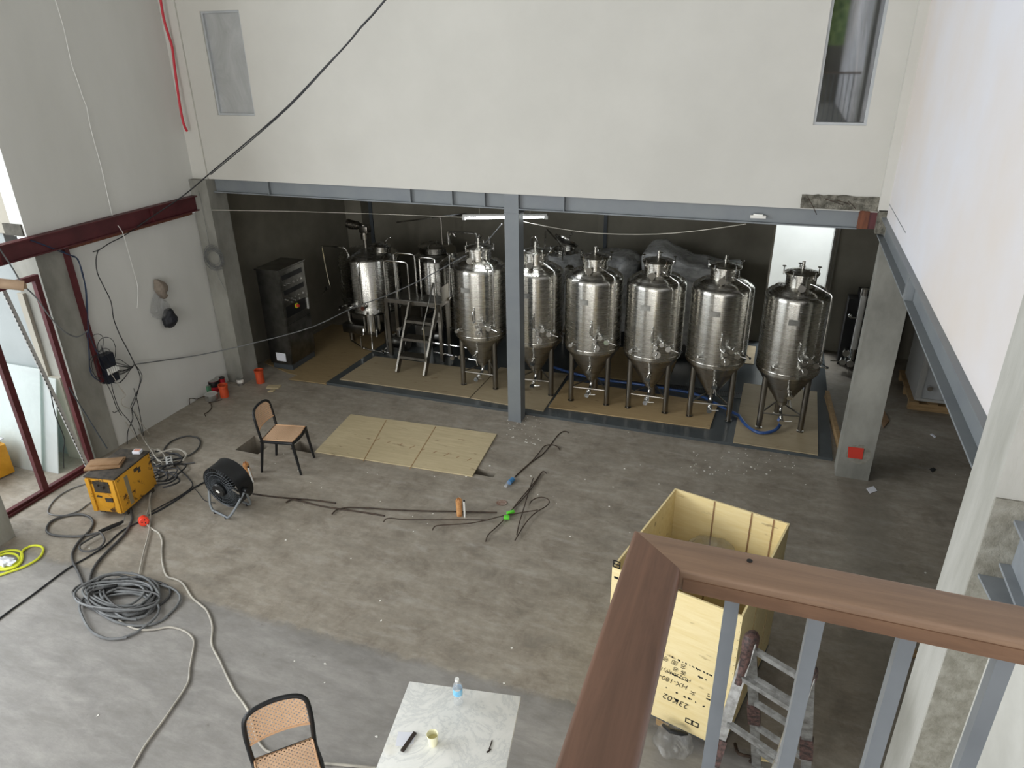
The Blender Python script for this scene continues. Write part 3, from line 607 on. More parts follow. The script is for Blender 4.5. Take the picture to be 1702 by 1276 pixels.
# pumps and pipework at the foot of the brewhouse
b = B()
PM = thing('pipe_manifold', 'tangle of polished pipes and small valves low behind the steel stairs', 'pipes', (-4.9, 9.9, .04))
for p in ([(-5.05, 9.95, .3), (-4.5, 9.93, .3), (-4.2, 9.9, .28)], [(-5.0, 9.9, .16), (-4.6, 9.86, .15), (-4.15, 9.8, .15)], [(-4.7, 9.95, .6), (-4.5, 9.9, .6), (-4.48, 9.88, .5)], [(-4.3, 9.8, .6), (-4.28, 9.75, .3)], [(-5.9, 10.0, .62), (-5.88, 9.98, .74), (-5.82, 9.97, .72), (-5.8, 9.95, .5)]): b = B(); b.tube(p, .016, 8); b.obj('pipe', 'chrome', PM)
for p in ((-5.75, 10.0, .35), (-5.6, 9.98, .5), (-4.6, 9.86, .16), (-4.45, 9.84, .2), (-5.9, 9.9, .1)): b = B(); valve(b, p, 1.2); b.obj('valve', 'chrome', PM)
b = B(); b.cyl((-5.9, 10.06, .2), (-5.62, 10.06, .2), .09, n=18); b.cyl((-5.62, 10.06, .2), (-5.54, 10.06, .2), .11, n=18); b.b2(-5.9, -5.6, 9.98, 10.14, .04, .11); tag(b.obj('transfer_pump', 'steel_dark'), 'small dark steel pump on the floor beneath the work platform', 'pump')
b = B(); b.b2(-5.5, -5.2, 10.25, 10.6, .04, .45); b.cyl((-5.2, 10.4, .24), (-5.1, 10.4, .24), .1, n=18)
tag(b.obj('transfer_pump', 'steel_dark'), 'dark boxy pump unit on the floor directly behind the steel stairs', 'pump')
# work platform with stairs and rails
t = thing('work_platform', 'steel work platform with chequer-plate deck, three open stair treads and bent pipe rails', 'platform', (-5.2, 9.8, .04))
X0, X1, Y0, Y1, ZT = -5.78, -4.78, 9.80, 10.16, 1.05
b = B(); b.b2(X0, X1, Y0, Y1, ZT-.012, ZT)
for i in range(20):
    for j in range(6): b.box((X0+.03+i*.05, Y0+.03+j*.053, ZT+.001), (.026, .007, .004), rz=PI/4 if (i+j) % 2 else -PI/4)
b.obj('deck', 'steel_dark', t)
b = B(); b.b2(X0, X1, Y0-.01, Y0+.03, ZT-.07, ZT-.013); b.b2(X0, X1, Y1-.04, Y1, ZT-.07, ZT-.013); b.b2(X0, X0+.04, Y0+.031, Y1-.04, ZT-.07, ZT-.013); b.b2(X1-.04, X1, Y0+.031, Y1-.04, ZT-.07, ZT-.013); b.obj('deck_frame', 'steel_leg', t)
for (x, y) in ((X0+.03, Y0+.02), (X1-.03, Y0+.02), (X0+.03, Y1-.03), (X1-.03, Y1-.03)):
    b = B(); b.b2(x-.028, x+.028, y-.028, y+.028, .045, ZT-.07); b.obj('leg', 'steel_leg', t)
SX0, SX1, SY = -5.3, -4.82, 9.17
for x in (SX0, SX1):
    b = B(); b.bar((x, SY, .062), (x, Y0-.03, ZT-.03), .03, .10); b.obj('stringer', 'steel_leg', t)
for k in (1, 2, 3):
    f_ = k/4; b = B(); yy = SY+(Y0-.03-SY)*f_; zz = .055+(ZT-.06)*f_
    b.b2(SX0+.016, SX1-.016, yy-.07, yy+.13, zz, zz+.01); b.b2(SX0+.016, SX1-.016, yy-.075, yy-.06, zz-.03, zz+.012)
    for i in range(9):
        for j in range(4): b.box((SX0+.05+i*.048, yy-.04+j*.046, zz+.011), (.026, .008, .004), rz=PI/4 if (i+j) % 2 else -PI/4)
    b.obj('tread', 'steel_leg', t)
def rail(p0, p1, h, mids=()):
    p0, p1 = Vector(p0), Vector(p1); d = (p1-p0); e = d.normalized()*.04; up = Vector((0, 0, 1))
    b = B(); b.tube([p0, p0+up*(h-.08), p0+up*(h-.02)+e*.3, p0+up*h+e*1.6, p1+up*h-e*1.6, p1+up*(h-.02)-e*.3, p1+up*(h-.08), p1], .014, 8, smooth=2)
    for m in mids: b.cyl(p0+d*m, p0+d*m+up*h, .011, n=8)
    b.obj('guard_rail', 'chrome', t)
rail((X0+.04, Y0+.01, ZT), (SX0-.02, Y0+.01, ZT), .62, (.5,)); rail((X0+.04, Y1-.02, ZT), (X0+.42, Y1-.02, ZT), .66); rail((X0+.5, Y1-.02, ZT), (X0+.78, Y1-.02, ZT), .62)
b = B(); b.tube([(SX1, SY+.08, .2), (SX1, SY+.08, .85), (SX1, SY+.03, .82), (SX1, Y0-.12, 1.42), (SX1, Y0-.1, 1.4), (SX1, Y0-.1, .92)], .013, 8, smooth=1); b.obj('hand_rail', 'chrome', t)
b = B(); b.b2(X1+.0, X1+.012, Y0+.05, Y1-.05, ZT, ZT+.25)
for i in range(3):
    for j in range(5): b.box((X1-.001, Y0+.1+i*.09, ZT+.03+j*.05), (.004, .05, .008), rz=0)
b.obj('kick_plate', 'steel_leg', t)
# control cabinet
t = thing('control_cabinet', 'tall stainless control cabinet with two rows of switches and a yellow-ringed red stop button', 'cabinet', (-7.2, 9.1, .012))
CX0, CX1, CY0, CY1, CZ = -7.40, -6.99, 8.80, 9.46, 1.66
b = B(); b.b2(CX0, CX1-.012, CY0, CY1, .11, CZ); b.b2(CX0-.02, CX1+.01, CY0-.02, CY1+.02, CZ, CZ+.02); b.obj('cabinet_body', 'steel_dark', t)
b = B(); b.b2(CX0+.02, CX1-.02, CY0+.02, CY1-.02, .015, .11); b.obj('plinth', 'greydark', t)
b = B(); b.b2(CX1-.0118, CX1, CY0+.012, CY1-.012, .13, CZ-.01); dr = b.obj('door', 'steel_dark', t)
for (z, m_) in ((1.50, 0), (1.26, 0)):
    b = B(); b.b2(CX1, CX1+.004, CY0+.06, CY1-.08, z, z+.075); b.obj('meter_strip', 'black', dr)
for z in (1.42, 1.18, 1.12):
    for k in range(5):
        if z == 1.12 and k in (0, 4): continue
        b = B(); y = CY0+.1+k*.1; b.cyl((CX1, y, z), (CX1+.02, y, z), .016, n=12); b.cyl((CX1+.02, y, z), (CX1+.035, y, z), .011, n=10); b.obj('switch', 'chrome', dr)
b = B(); b.b2(CX1, CX1+.003, CY0+.05, CY1-.1, .90, 1.08); b.obj('lower_panel', 'black', dr)
b = B(); b.cyl((CX1+.003, CY0+.32, 1.02), (CX1+.012, CY0+.32, 1.02), .042, n=18); o = b.obj('stop_button_ring', 'yhose', dr)
b = B(); b.cyl((CX1+.012, CY0+.32, 1.02), (CX1+.05, CY0+.32, 1.02), .022, n=16); b.obj('stop_button', 'redpaint', dr)
b = B(); b.b2(CX1, CX1+.025, CY1-.07, CY1-.045, .88, 1.06); b.obj('door_handle', 'plastic_grey', dr)
b = B(); b.b2(CX0+.12, CX0+.3, CY0-.004, CY0, .16, .30); b.obj('paper_label', 'paper', t)
b = B(); b.b2(CX1, CX1+.003, CY0+.01, CY1-.01, .78, .785); b.obj('door_seam', 'black', dr)
# wrapped vessels at the back
t, z0, z1 = lathe_vessel('wrapped_kettle', 'film-wrapped steel kettle with a round tilted open lid, behind the tank right of the post', -3.16, 10.86, .46, .5, 1.62, (210, 330, 90), .04, top=.14)
b = B(); Mx = Matrix.Translation((.12, .02, z1+.3)) @ Matrix.Rotation(-.5, 4, 'X') @ Matrix.Rotation(.35, 4, 'Y'); b.lathe([(.001, -.05), (.1, -.04), (.19, -.01), (.2, .01), (.21, .01), (.2, -.015), (.1, -.05), (.001, -.06)], 32, M=Mx); b.cyl(Mx @ Vector((.02, .02, 0)), Mx @ Vector((.02, .02, .12)), .012, n=8); b.sphere(Mx @ Vector((.02, .02, .13)), .022); b.lathe([(.17, z1+.02), (.17, z1+.17), (.18, z1+.18)], 28, M=Matrix.Translation((.1, 0, 0))); b.obj('open_lid', 'steel_v', t)
b = B(); b.tube([(-.2, -.1, z1+.05), (-.18, -.12, z1+.45), (-.12, -.14, z1+.47), (.16, -.36, z1+.3), (.18, -.38, z1+.22), (.18, -.4, z1-.3)], .014, 8, smooth=2); b.tube([(-.45, 0, z1+.1), (-.45, 0, z1+.3), (-.39, 0, z1+.33), (-.35, 0, z1+.26)], .014, 8); b.obj('spray_pipe', 'chrome', t)
f = B(); f.lathe([(.47, z0), (.475, z0+.5), (.48, z1-.05), (.44, z1+.08), (.3, z1+.12)], 60, jit=.07); f.obj('stretch_film', 'filmheavy', t)
t, z0, z1 = lathe_vessel('wrapped_tank', 'squat grey tank wrapped in film standing against the back wall joint', -2.38, 11.5, .44, .4, 1.50, (210, 330, 90), .04, top=.08, m='steel_dark')
f = B(); f.lathe([(.455, z0), (.46, z0+.5), (.46, z1+.02), (.41, z1+.08), (.28, z1+.13), (.15, z1+.11), (.01, z1+.12)], 60, jit=.09, seed=3); f.obj('stretch_film', 'filmheavy', t)
t = thing('wrapped_chiller', 'long machine draped in film along the back wall behind the right-hand tanks', 'machine', (-1.15, 11.4, .04))
b = B(); b.box((-1.12, 11.4, .808), (1.4, .75, 1.5), bev=.05); b.obj('housing', 'steel_dark', t)
b = B(); b.box((-1.12, 11.4, .95), (1.46, .81, 1.42), bev=.06); bmesh.ops.subdivide_edges(b.bm, edges=b.bm.edges, cuts=7, use_grid_fill=True)
for v in b.bm.verts:
    k = .05*noise.noise(v.co*4); v.co += Vector((k, k, k+(.10*max(0, 1-abs(v.co.x+1.6)/.5) if v.co.z > 1.5 else 0)-(.12*(v.co.x+1.2) if v.co.z > 1.5 else 0)))
b.obj('stretch_film', 'filmheavy', t)
b = B(); p = pl(1153, 425, y=YB-.02); b.cyl(p, p-Vector((0, .12, 0)), .012, n=8); b.cyl(p-Vector((0, .12, 0)), p-Vector((0, .15, 0)), .045, n=18); b.cyl(p-Vector((0, .06, 0)), p-Vector((0, .06, .12)), .01, n=8); tag(b.obj('pressure_gauge', 'tin'), 'small round gauge on the back wall above the film-draped machine', 'gauge')
# machine seen behind the right concrete column
t = thing('filter_machine', 'dark slim machine with a white sight tube and valves behind the right concrete column', 'machine', (1.6, 11.9, 0))
b = B(); b.cyl((1.44, 11.6, .35), (1.44, 11.6, 1.22), .045, n=16); b.obj('sight_tube', 'pvc', t)
b = B(); b.cyl((1.44, 11.6, 1.22), (1.44, 11.6, 1.32), .055, n=16); b.cyl((1.44, 11.6, .05), (1.44, 11.6, .35), .05, n=14); b.tube([(1.30, 11.6, .85), (1.34, 11.6, .85), (1.4, 11.6, .85)], .012, 8); b.sphere((1.30, 11.6, .88), .03); b.obj('tube_fittings', 'chrome', t)
for q_, s_, h_ in (((1.33, 11.6, .32), 1.8, (0, 0, -1)), ((1.4, 11.5, .2), 1.8, (0, 0, -1)), ((1.30, 11.55, .18), 1.6, (-1, 0, 0))): b = B(); valve(b, q_, s_, h_); b.obj('valve', 'chrome', t)
b = B(); b.b2(1.26, 1.40, 11.75, 12.0, .0, 1.1); b.b2(1.40, 2.0, 11.7, 12.1, 0, 1.2); b.obj('machine_body', 'black', t)
# film-wrapped machine on a pallet in the store on the right
t = thing('wooden_pallet', 'wooden pallet under the film-wrapped white machine in the right-hand store', 'pallet', (2.5, 10.9, 0))
for y in (10.36, 10.86, 11.36):
    b = B(); b.b2(2.12, 3.2, y, y+.09, .0, .10); b.obj('bearer', 'palletwood', t)
for k in range(5):
    b = B(); x = 2.12+k*.24; b.b2(x, x+.12, 10.34, 11.5, .101, .125); b.obj('deck_board', 'palletwood', t)
t = thing('wrapped_machine', 'white machine wrapped in shiny film standing on the pallet in the store', 'machine', (2.6, 10.9, .13))
b = B(); b.b2(2.2, 3.2, 10.42, 11.45, .13, 1.22); b.obj('housing', 'wht_panel', t)
b = B(); b.b2(2.2, 2.26, 10.405, 10.42, .13, 1.22); b.b2(2.2, 3.2, 10.40, 10.42, .13, .17); b.b2(2.185, 2.2, 10.42, 11.4, .13, 1.22); b.obj('panel_edge', 'plastic_grey', t)
b = B(); b.cyl((2.33, 10.40, .35), (2.33, 10.34, .35), .035, n=14); b.cyl((2.30, 10.41, 1.02), (2.30, 10.36, 1.02), .02, n=12); b.obj('outlet_pipe', 'chrome', t)
b = B(); b.box((2.69, 10.93, .7), (1.05, 1.09, 1.08), bev=.03); bmesh.ops.subdivide_edges(b.bm, edges=b.bm.edges, cuts=6, use_grid_fill=True)
for v in b.bm.verts: v.co += Vector((1, 1, 1))*.02*noise.noise(v.co*5)
b.obj('stretch_film', 'film', t)
# fluorescent batten in the bay, hung on two wires
t = thing('batten_light', 'lit fluorescent batten hanging in the tank bay behind the grey post', 'lamp', (-3.37, 9.0, 2.6))
p0, p1 = pl(770, 362, y=9.0), pl(910, 361, y=9.0)
b = B(); b.bar(p0+Vector((0, 0, .035)), p1+Vector((0, 0, .035)), .05, .03); b.obj('housing', 'plastic_grey', t)
b = B(); b.cyl(p0+Vector((.05, 0, 0)), p1-Vector((.05, 0, 0)), .014, n=12); b.obj('tube', 'tube', t)
for p in (p0+Vector((.01, 0, 0)), p1-Vector((.01, 0, 0))):
    b = B(); b.box(p, (.04, .035, .05)); b.obj('tube_holder', 'plastic_grey', t)
for k in (.2, .8):
    b = B(); p = p0.lerp(p1, k)+Vector((0, 0, .04)); b.cyl(p, (p.x, p.y, 3.12), .0025, n=6); b.obj('hanging_wire', 'rope', t)
# thin pole resting over the vessels
b = B(); b.cyl(pl(660, 369, y=10.4), pl(775, 355, y=9.3), .012, n=8); tag(b.obj('thin_pole', 'chrome'), 'thin bright metal rod slung level beneath the beam above the vessels', 'rod')
# ================================================================== strings and cables in the air
b = B(); b.tube([pl(352, 349, y=8.17), pl(480, 351, y=8.6), pl(640, 356, y=9.0), pl(770, 361, y=9.0)], .0035, 6); tag(b.obj('string', 'rope'), 'thin pale string from the left concrete column to the fluorescent light', 'string')
b = B(); b.tube([pl(868, 368, y=9.0), pl(930, 380, y=8.8), pl(1000, 388, y=8.7), pl(1090, 389, y=8.6), pl(1170, 382, y=8.5), pl(1240, 372, y=8.4)], .004, 6); tag(b.obj('string', 'rope'), 'sagging white string from the fluorescent light towards the right end of the beam', 'string')
b = B(); p = pl(1260, 360, y=8.29); b.box(p, (.16, .03, .03), rz=.1); b.box(p+Vector((.0, -.012, .02)), (.1, .02, .02), rz=-.2); tag(b.obj('tape_knot', 'paint_white'), 'white taped knot on the grey beam near its right end', 'tape')
b = B(); b.tube([pl(1000, -500, y=4.4), pl(820, -230, y=4.9), pl(640, 0, y=5.5), pl(600, 45, y=5.8), pl(577, 73, y=6.0), pl(540, 112, y=6.4), pl(480, 175, y=6.9), pl(420, 228, y=7.3), pl(350, 287, y=7.6), pl(305, 325, y=7.7), pl(250, 362, x=-7.6), pl(228, 377, x=-7.64)], .008, 6)
b.tube([pl(577, 73, y=6.0), pl(530, 125, y=6.45), pl(480, 178, y=6.88), pl(410, 240, y=7.3), pl(350, 290, y=7.58)], .006, 6)
tag(b.obj('overhead_cable', 'blackcable'), 'dark cable slung diagonally from above across the white wall to the red beam', 'cable')
XW = XL+.03
b = B(); b.tube([pl(x, y, x=XW+.02) for x, y in crop(0, 330, 2.967, [(680, 142), (640, 165), (600, 190), (540, 220), (490, 252), (458, 263)])], .006, 6)
b.tube([pl(x, y, x=XW+.02) for x, y in crop(0, 330, 2.967, [(484, 255), (474, 300), (480, 365), (510, 430), (548, 510), (560, 590), (590, 670), (635, 755), (664, 815), (682, 850), (692, 890), (680, 950), (665, 1000), (650, 1040), (655, 1085), (630, 1150), (628, 1225)])], .006, 6)
b.tube([pl(x, y, x=XW+.03) for x, y in crop(0, 330, 2.967, [(664, 815), (700, 870), (685, 930), (655, 1000), (645, 1030), (665, 1060), (690, 1120), (720, 1240)])], .005, 6)
tag(b.obj('wall_cable', 'blackcable'), 'black cable hanging in a wavy line down the left white wall', 'cable')
b = B(); A_ = pl(226, 605, x=XW+.03); b.tube([A_, pl(330, 590, y=7.6), pl(430, 568, y=8.0), pl(520, 543, y=8.5), pl(585, 512, y=9.1), pl(640, 492, y=9.6), pl(700, 465, y=9.76), pl(760, 432, y=9.78), pl(800, 410, y=9.7), pl(834, 372, y=9.05)], .008, 6)
tag(b.obj('power_cable', 'greycable'), 'grey cable strung from the left wall past the cabinet to the fluorescent light', 'cable')
b = B(); b.tube([pl(x, y, x=XL+.02) for x, y in [(92, 0), (104, 40), (112, 75), (120, 110), (128, 132), (137, 160), (144, 178), (148, 200), (155, 230), (163, 258), (170, 285), (180, 330), (186, 355), (191, 368)]]+[pl(203, 385, x=XL+.1), pl(211, 410, x=XL+.06), pl(222, 450, x=XL+.02), pl(229, 478, x=XL+.01), pl(228, 512, x=XL+.01)], .0042, 6)
tag(b.obj('white_wire', 'pvc'), 'thin white wire running down the full height of the left wall', 'wire')
b = B(); b.tube([pl(x, y, x=-7.62) for x, y in [(266, -6), (272, 30), (280, 58), (286, 78), (290, 110), (294, 140), (299, 175), (305, 205), (311, 218)]], .016, 8)
tag(b.obj('red_conduit', 'redhose'), 'red flexible conduit running down the upper left wall near the corner', 'conduit')
b = B(); b.tube([pl(311, 218, x=XL+.01), pl(322, 270, x=XL+.01), pl(330, 318, x=XL+.01)], .004, 6); tag(b.obj('dark_wire', 'blackcable'), 'thin dark wire continuing below the red conduit', 'wire')
b = B(); b.tube([pl(x, y, x=-7.6) for x, y in crop(0, 330, 2.967, [(-10, 235), (60, 340), (110, 420), (180, 490), (240, 575), (310, 650), (380, 682), (430, 652)])], .009, 6); tag(b.obj('drooping_cable', 'greycable'), 'grey cable drooping across the side column towards the wall junction box', 'cable')
b = B()
for k, pts in enumerate(([(300, 255), (350, 280), (375, 290), (400, 340), (420, 430), (428, 560), (430, 650), (440, 760), (445, 850), (475, 890), (520, 900)], [(355, 285), (385, 300), (405, 370), (425, 450), (432, 560), (436, 650), (460, 720), (500, 800), (520, 850)], [(150, 205), (220, 230), (300, 262), (350, 280)])):
    b.tube([pl(x, y, x=XW+.01+.012*k) for x, y in crop(0, 330, 2.967, pts)], .007, 6)
tag(b.obj('blue_cable', 'bluecable'), 'blue-grey cables hanging beside the thin red angle on the left wall', 'cable')
b = B(); random.seed(3)
for k in range(11):
    s_ = crop(0, 330, 2.967, [(500+random.uniform(-20, 50), 720+18*k)])[0]; e_ = (224, 604)
    mx_, my_ = (s_[0]+e_[0])/2, (s_[1]+e_[1])/2+random.uniform(2, 26)
    b.tube([pl(*s_, x=XW+.05), pl(s_[0]*.7+mx_*.3, my_*.8+s_[1]*.2, x=XW+.07), pl(mx_, my_, x=XW+.1), pl(e_[0]-6, e_[1]+5+k*.4, x=XW+.06), pl(*e_, x=XW+.03)], .0042, 5)
for k in range(6):
    c_ = crop(0, 330, 2.967, [(505+random.uniform(-25, 30), 760+random.uniform(-70, 90))])[0]; cc = pl(*c_, x=XW+.04+.012*k); r_ = random.uniform(.06, .14)
    b.tube([cc+Vector((.02*math.sin(a*2), r_*math.cos(a), r_*1.5*math.sin(a))) for a in [2*PI*j/10 for j in range(11)]], .004, 5)
tag(b.obj('cable_bundle', 'blackcable'), 'tangled bundle of dark cables around the junction box on the left wall', 'cables')
b = B()
for pts in ([(545, 890), (560, 960), (590, 1040), (640, 1100), (670, 1160), (690, 1230)], [(520, 900), (550, 960), (575, 1030), (600, 1070)], [(590, 1040), (565, 1055), (556, 1050)], [(660, 935), (680, 1010), (700, 1120), (722, 1240)]):
    b.tube([pl(x, y, x=XW+.05) for x, y in crop(0, 330, 2.967, pts)], .005, 6)
tag(b.obj('lower_wall_cables', 'blackcable'), 'dark cables dropping from the junction box to the floor behind the yellow welder', 'cables')
b = B()
for pts in ([(620, 1100), (655, 1150), (690, 1210), (720, 1270)], [(660, 1040), (700, 1110), (760, 1190), (810, 1250), (800, 1290)], [(530, 840), (560, 880), (590, 930), (610, 960)], [(640, 1035), (605, 1020), (600, 990), (620, 970), (600, 940)]):
    b.tube([pl(x, y, x=XW+.10) for x, y in crop(0, 330, 2.967, pts)], .005, 6)
tag(b.obj('white_wall_cable', 'whitecable'), 'pale cables hanging in front of the dark ones above the yellow welder', 'cables')
t = thing('junction_box', 'navy junction box half buried in cables, low on the left wall', 'junction box', V3(pl(174, 610, x=XW)))
b = B(); c0, c1 = pl(160, 592, x=XW), pl(191, 628, x=XW); b.b2(XW-.02, XW+.09, min(c0.y, c1.y), max(c0.y, c1.y), min(c0.z, c1.z), max(c0.z, c1.z)); b.obj('enclosure', 'box_navy', t)
b = B()
for k in range(6): b.b2(XW+.09, XW+.10, c0.y+.02+k*.03, c0.y+.04+k*.03, c1.z+.12, c1.z+.20)
b.obj('terminal', 'pvc', t)
b = B(); c_ = pl(x=-7.44, px=353, py=434)
random.seed(5)
for k in range(9):
    r_ = random.uniform(.12, .17); oy = random.uniform(-.03, .03); oz = random.uniform(-.03, .03)
    b.tube([Vector((-7.43+.004*k, 8.16-.0, 0))+Vector((-.12+r_*math.cos(a)+oy, -.03-.003*k, c_.z+oz+r_*math.sin(a))) for a in [2*PI*j/12 for j in range(13)]], .003, 5)
b.tube([(-7.55, 8.12, c_.z-.1), (-7.5, 8.12, c_.z-.3), (-7.44, 8.13, c_.z-.48)], .003, 5); b.tube([(-7.57, 8.12, c_.z+.15), (-7.58, 8.14, c_.z+.7), (-7.6, 8.15, 2.95)], .002, 5)
tag(b.obj('wire_coil', 'greycable'), 'loose coil of thin wire hung on the left concrete column', 'wire coil')
# bags hung on the left wall
def blob(name, pts, x, d, m, jit, seed):
    P = [pl(px, py, x=x) for px, py in pts]; c = sum(P, Vector())/len(P); b = B(); n_ = len(P)
    rings = []
    for (s_, dx) in ((1.0, 0), (.93, .45), (.7, .8), (.35, 1)):
        rings.append([b.bm.verts.new(c+(p-c)*s_*(1+jit*noise.noise(Vector((i*.7+seed, s_*4, 0))))+Vector((dx*d, 0, 0))) for i, p in enumerate(P)])
    for A, Bq in zip(rings, rings[1:]):
        for k in range(n_): b.bm.faces.new((A[k], A[(k+1) % n_], Bq[(k+1) % n_], Bq[k]))
    b.bm.faces.new(rings[-1]); b.bm.faces.new(rings[0][::-1])
    bmesh.ops.subdivide_edges(b.bm, edges=b.bm.edges, cuts=2, smooth=1.0, use_grid_fill=True)
    for v in b.bm.verts: v.co += Vector((1, .3, .3))*.02*noise.noise(v.co*14+Vector((seed, 0, 0)))
    return b.obj(name, m)
cp = lambda L: crop(230, 440, 10.64, L)
tag(blob('cloth_cap', cp([(270, 255), (350, 250), (430, 300), (480, 370), (500, 450), (455, 510), (475, 580), (440, 610), (390, 590), (320, 520), (280, 420), (265, 320)]), XL+.01, .09, 'taupe', .03, 1), 'taupe cloth cap with dark rim hung high on the left white wall', 'cap')
tag(blob('plastic_bag', cp([(340, 580), (440, 620), (500, 680), (530, 740), (480, 790), (440, 900), (400, 950), (330, 965), (250, 920), (200, 830), (220, 700), (260, 560), (290, 500)]), XL+.02, .12, 'bagclear', .05, 2), 'clear plastic bag hanging under the taupe cap on the left wall', 'bag')
tag(blob('black_bag', cp([(460, 790), (540, 755), (600, 850), (650, 900), (650, 980), (610, 1080), (560, 1115), (480, 1110), (430, 1060), (420, 960), (440, 860)]), XL+.03, .10, 'bag', .05, 4), 'black cloth bag hanging at the bottom of the group on the left wall', 'bag')
# things beyond / in the red frame
t = thing('glass_sheet', 'pale green glass sheets leaning on the side room wall behind the red frame', 'glass sheet', V3(fl(60, 790)))
for k, (dx) in enumerate((0, .22)):
    b = B(); b.poly([(-9.6+dx, 5.2+.05*k, .0), (-8.15+dx, 5.2+.05*k, .0), (-8.15+dx, 5.58, 1.25-.1*k), (-9.6+dx, 5.58, 1.25-.1*k)], .012, (0, -1, 0)); b.obj('pane', 'glass_green', t)
b = B(); b.bar(pl(0, 470, y=5.3), fl(147, 778, .06), .045, .02)
P0, P1 = pl(0, 470, y=5.3), fl(147, 778, .06)
o = b.obj('perforated_rail', 'plastic_grey'); tag(o, 'light perforated metal rail leaning diagonally behind the red frame', 'metal rail')
b = B()
for k in range(46): b.box(P0.lerp(P1, (k+.5)/46)+Vector((.012, -.024, 0)), (.014, .004, .022))
h_ = b.obj('hole_row', 'black'); h_.parent = o; h_.location = h_.location-o.location
b = B(); b.tube([fl(102, 672, 1.0)]*1+[pl(97, 690, y=5.3), pl(108, 728, y=5.3), pl(105, 752, y=5.3), pl(106, 770, y=5.3)], .006, 6) if 0 else b.tube([pl(84, 650, y=5.2), pl(92, 690, y=5.2), pl(107, 729, y=5.2), pl(105, 750, y=5.2), pl(106, 778, y=5.2)], .006, 6)
tag(b.obj('thin_cable', 'blackcable'), 'thin dark cable hanging in front of the green glass sheets', 'cable')
b = B(); b.bar(pl(112, 640, x=-7.68), pl(178, 745, x=-7.5), .012); tag(b.obj('thin_rod', 'greydark'), 'thin dark rod leaning against the side column right of the red frame', 'rod')
b = B(); e = pl(40, 475, x=-6.9); b.tube([pl(-90, 461, x=-7.3), e], .05, 16, caps=True, smooth=0); b.cyl(e, e+Vector((.01, .004, 0)), .03, n=14); tag(b.obj('cardboard_tube', 'bamboo'), 'end of a tan cardboard tube poking in at the left edge above the red frame', 'tube')
t = thing('yellow_machine', 'yellow machine with a round fan grille on the floor beyond the red frame', 'machine', V3(fl(5, 800)))
b = B(); c_ = fl(-5, 800); b.box((c_.x-.25, c_.y+.02, .22), (.5, .5, .40), rz=-.2, bev=.01); b.obj('casing', 'weld', t)
b = B()
R_ = Matrix.Translation((c_.x-.17, c_.y+.02, .22)) @ Matrix.Rotation(-.2, 4, 'Z')
for k in range(20):
    a = k*2*PI/20; b.bar(R_ @ Vector((.05+.07*math.cos(a), -.255, .0+.07*math.sin(a))), R_ @ Vector((.05+.17*math.cos(a), -.255, .17*math.sin(a))), .014)
b.obj('fan_grille', 'black', t)
b = B(); b.box((c_.x-.25, c_.y+.07, .435), (.4, .4, .02), rz=.1, bev=.004); b.box((c_.x-.15, c_.y-.0, .455), (.35, .3, .01), rz=.5); o = tag(b.obj('newspaper_stack', 'paper'), 'crumpled papers lying on the yellow machine beyond the red frame', 'papers')
# ================================================================== HALL: chairs
MT['cane_back'] = cane('woven_cane_back', (1, 2))
def cane_chair(label, loc, rz):
    t = thing('cane_chair', label, 'chair', loc, rz, world=False, group='black framed cane chairs')
    for sx, sy in ((1, 1), (1, -1), (-1, 1), (-1, -1)):
        b = B(); top = Vector((.19*sx, .195*sy, .44)); ft = Vector(((.245 if sx > 0 else -.265), .205*sy, 0))
        b.tube([ft, ft.lerp(top, .5), top], [.015, .018, .021], 10, smooth=0); b.obj('leg', 'black', t)
    b = B(); c = [(.2, -.2), (.215, -.12), (.222, 0), (.215, .12), (.2, .2), (0, .205), (-.2, .2), (-.2, -.2), (0, -.205), (.2, -.2)]
    b.tube([(x, y, .433) for x, y in c], .020, 8, smooth=1); b.obj('seat_frame', 'black', t)
    b = B(); b.poly([(.19, -.185, .452), (.205, 0, .452), (.19, .185, .452), (-.19, .185, .452), (-.19, -.185, .452)], .003); s_ = b.obj('seat', 'cane_seat', t)
    b = B(); b.tube([(.195, -.19, .455), (.21, 0, .455), (.195, .19, .455), (-.195, .19, .455), (-.195, -.19, .455), (.195, -.19, .455)], .0075, 8, smooth=0); b.obj('seat_rim', mat('cane_rim', 'cfa680', None, .5), s_)
    def bp(s, z):   # point of the curved, raked back
        rake = -.19-.13*(z-.44); return Vector((rake-.035*(1-(s/.21)**2), s, z))
    b = B(); P = [Vector((-.19, -.2, .44)), bp(-.205, .52), bp(-.21, .64), bp(-.205, .74), bp(-.19, .785), bp(-.15, .812), bp(-.08, .822), bp(0, .825), bp(.08, .822), bp(.15, .812), bp(.19, .785), bp(.205, .74), bp(.21, .64), bp(.205, .52), Vector((-.19, .2, .44))]
    b.tube(P, .0165, 10, smooth=2); b.obj('back_frame', 'black', t)
    b = B(); ns, nz = 16, 6; g = []
    for i in range(ns+1):
        s = -.19+.38*i/ns; ztop = .812-.05*abs(s/.19)**4; zb = .585-.012*(1-(s/.19)**2)
        g.append([b.bm.verts.new(bp(s, zb+(ztop-zb)*j/nz)+Vector((.008, 0, 0))) for j in range(nz+1)])
    for i in range(ns):
        for j in range(nz): b.bm.faces.new((g[i][j], g[i+1][j], g[i+1][j+1], g[i][j+1]))
    k_ = b.obj('backrest', 'cane_back', t)
    b = B(); R = [bp(-.195+.39*i/12, .583)+Vector((.009, 0, 0)) for i in range(13)]; b.tube(R, .007, 8, smooth=1); b.obj('backrest_rim', bpy.data.materials['cane_rim'], k_)
    return t
cane_chair('black framed cane chair standing by the open floor trench and the pale plywood sheet', (-5.32, 6.33, 0), .20)
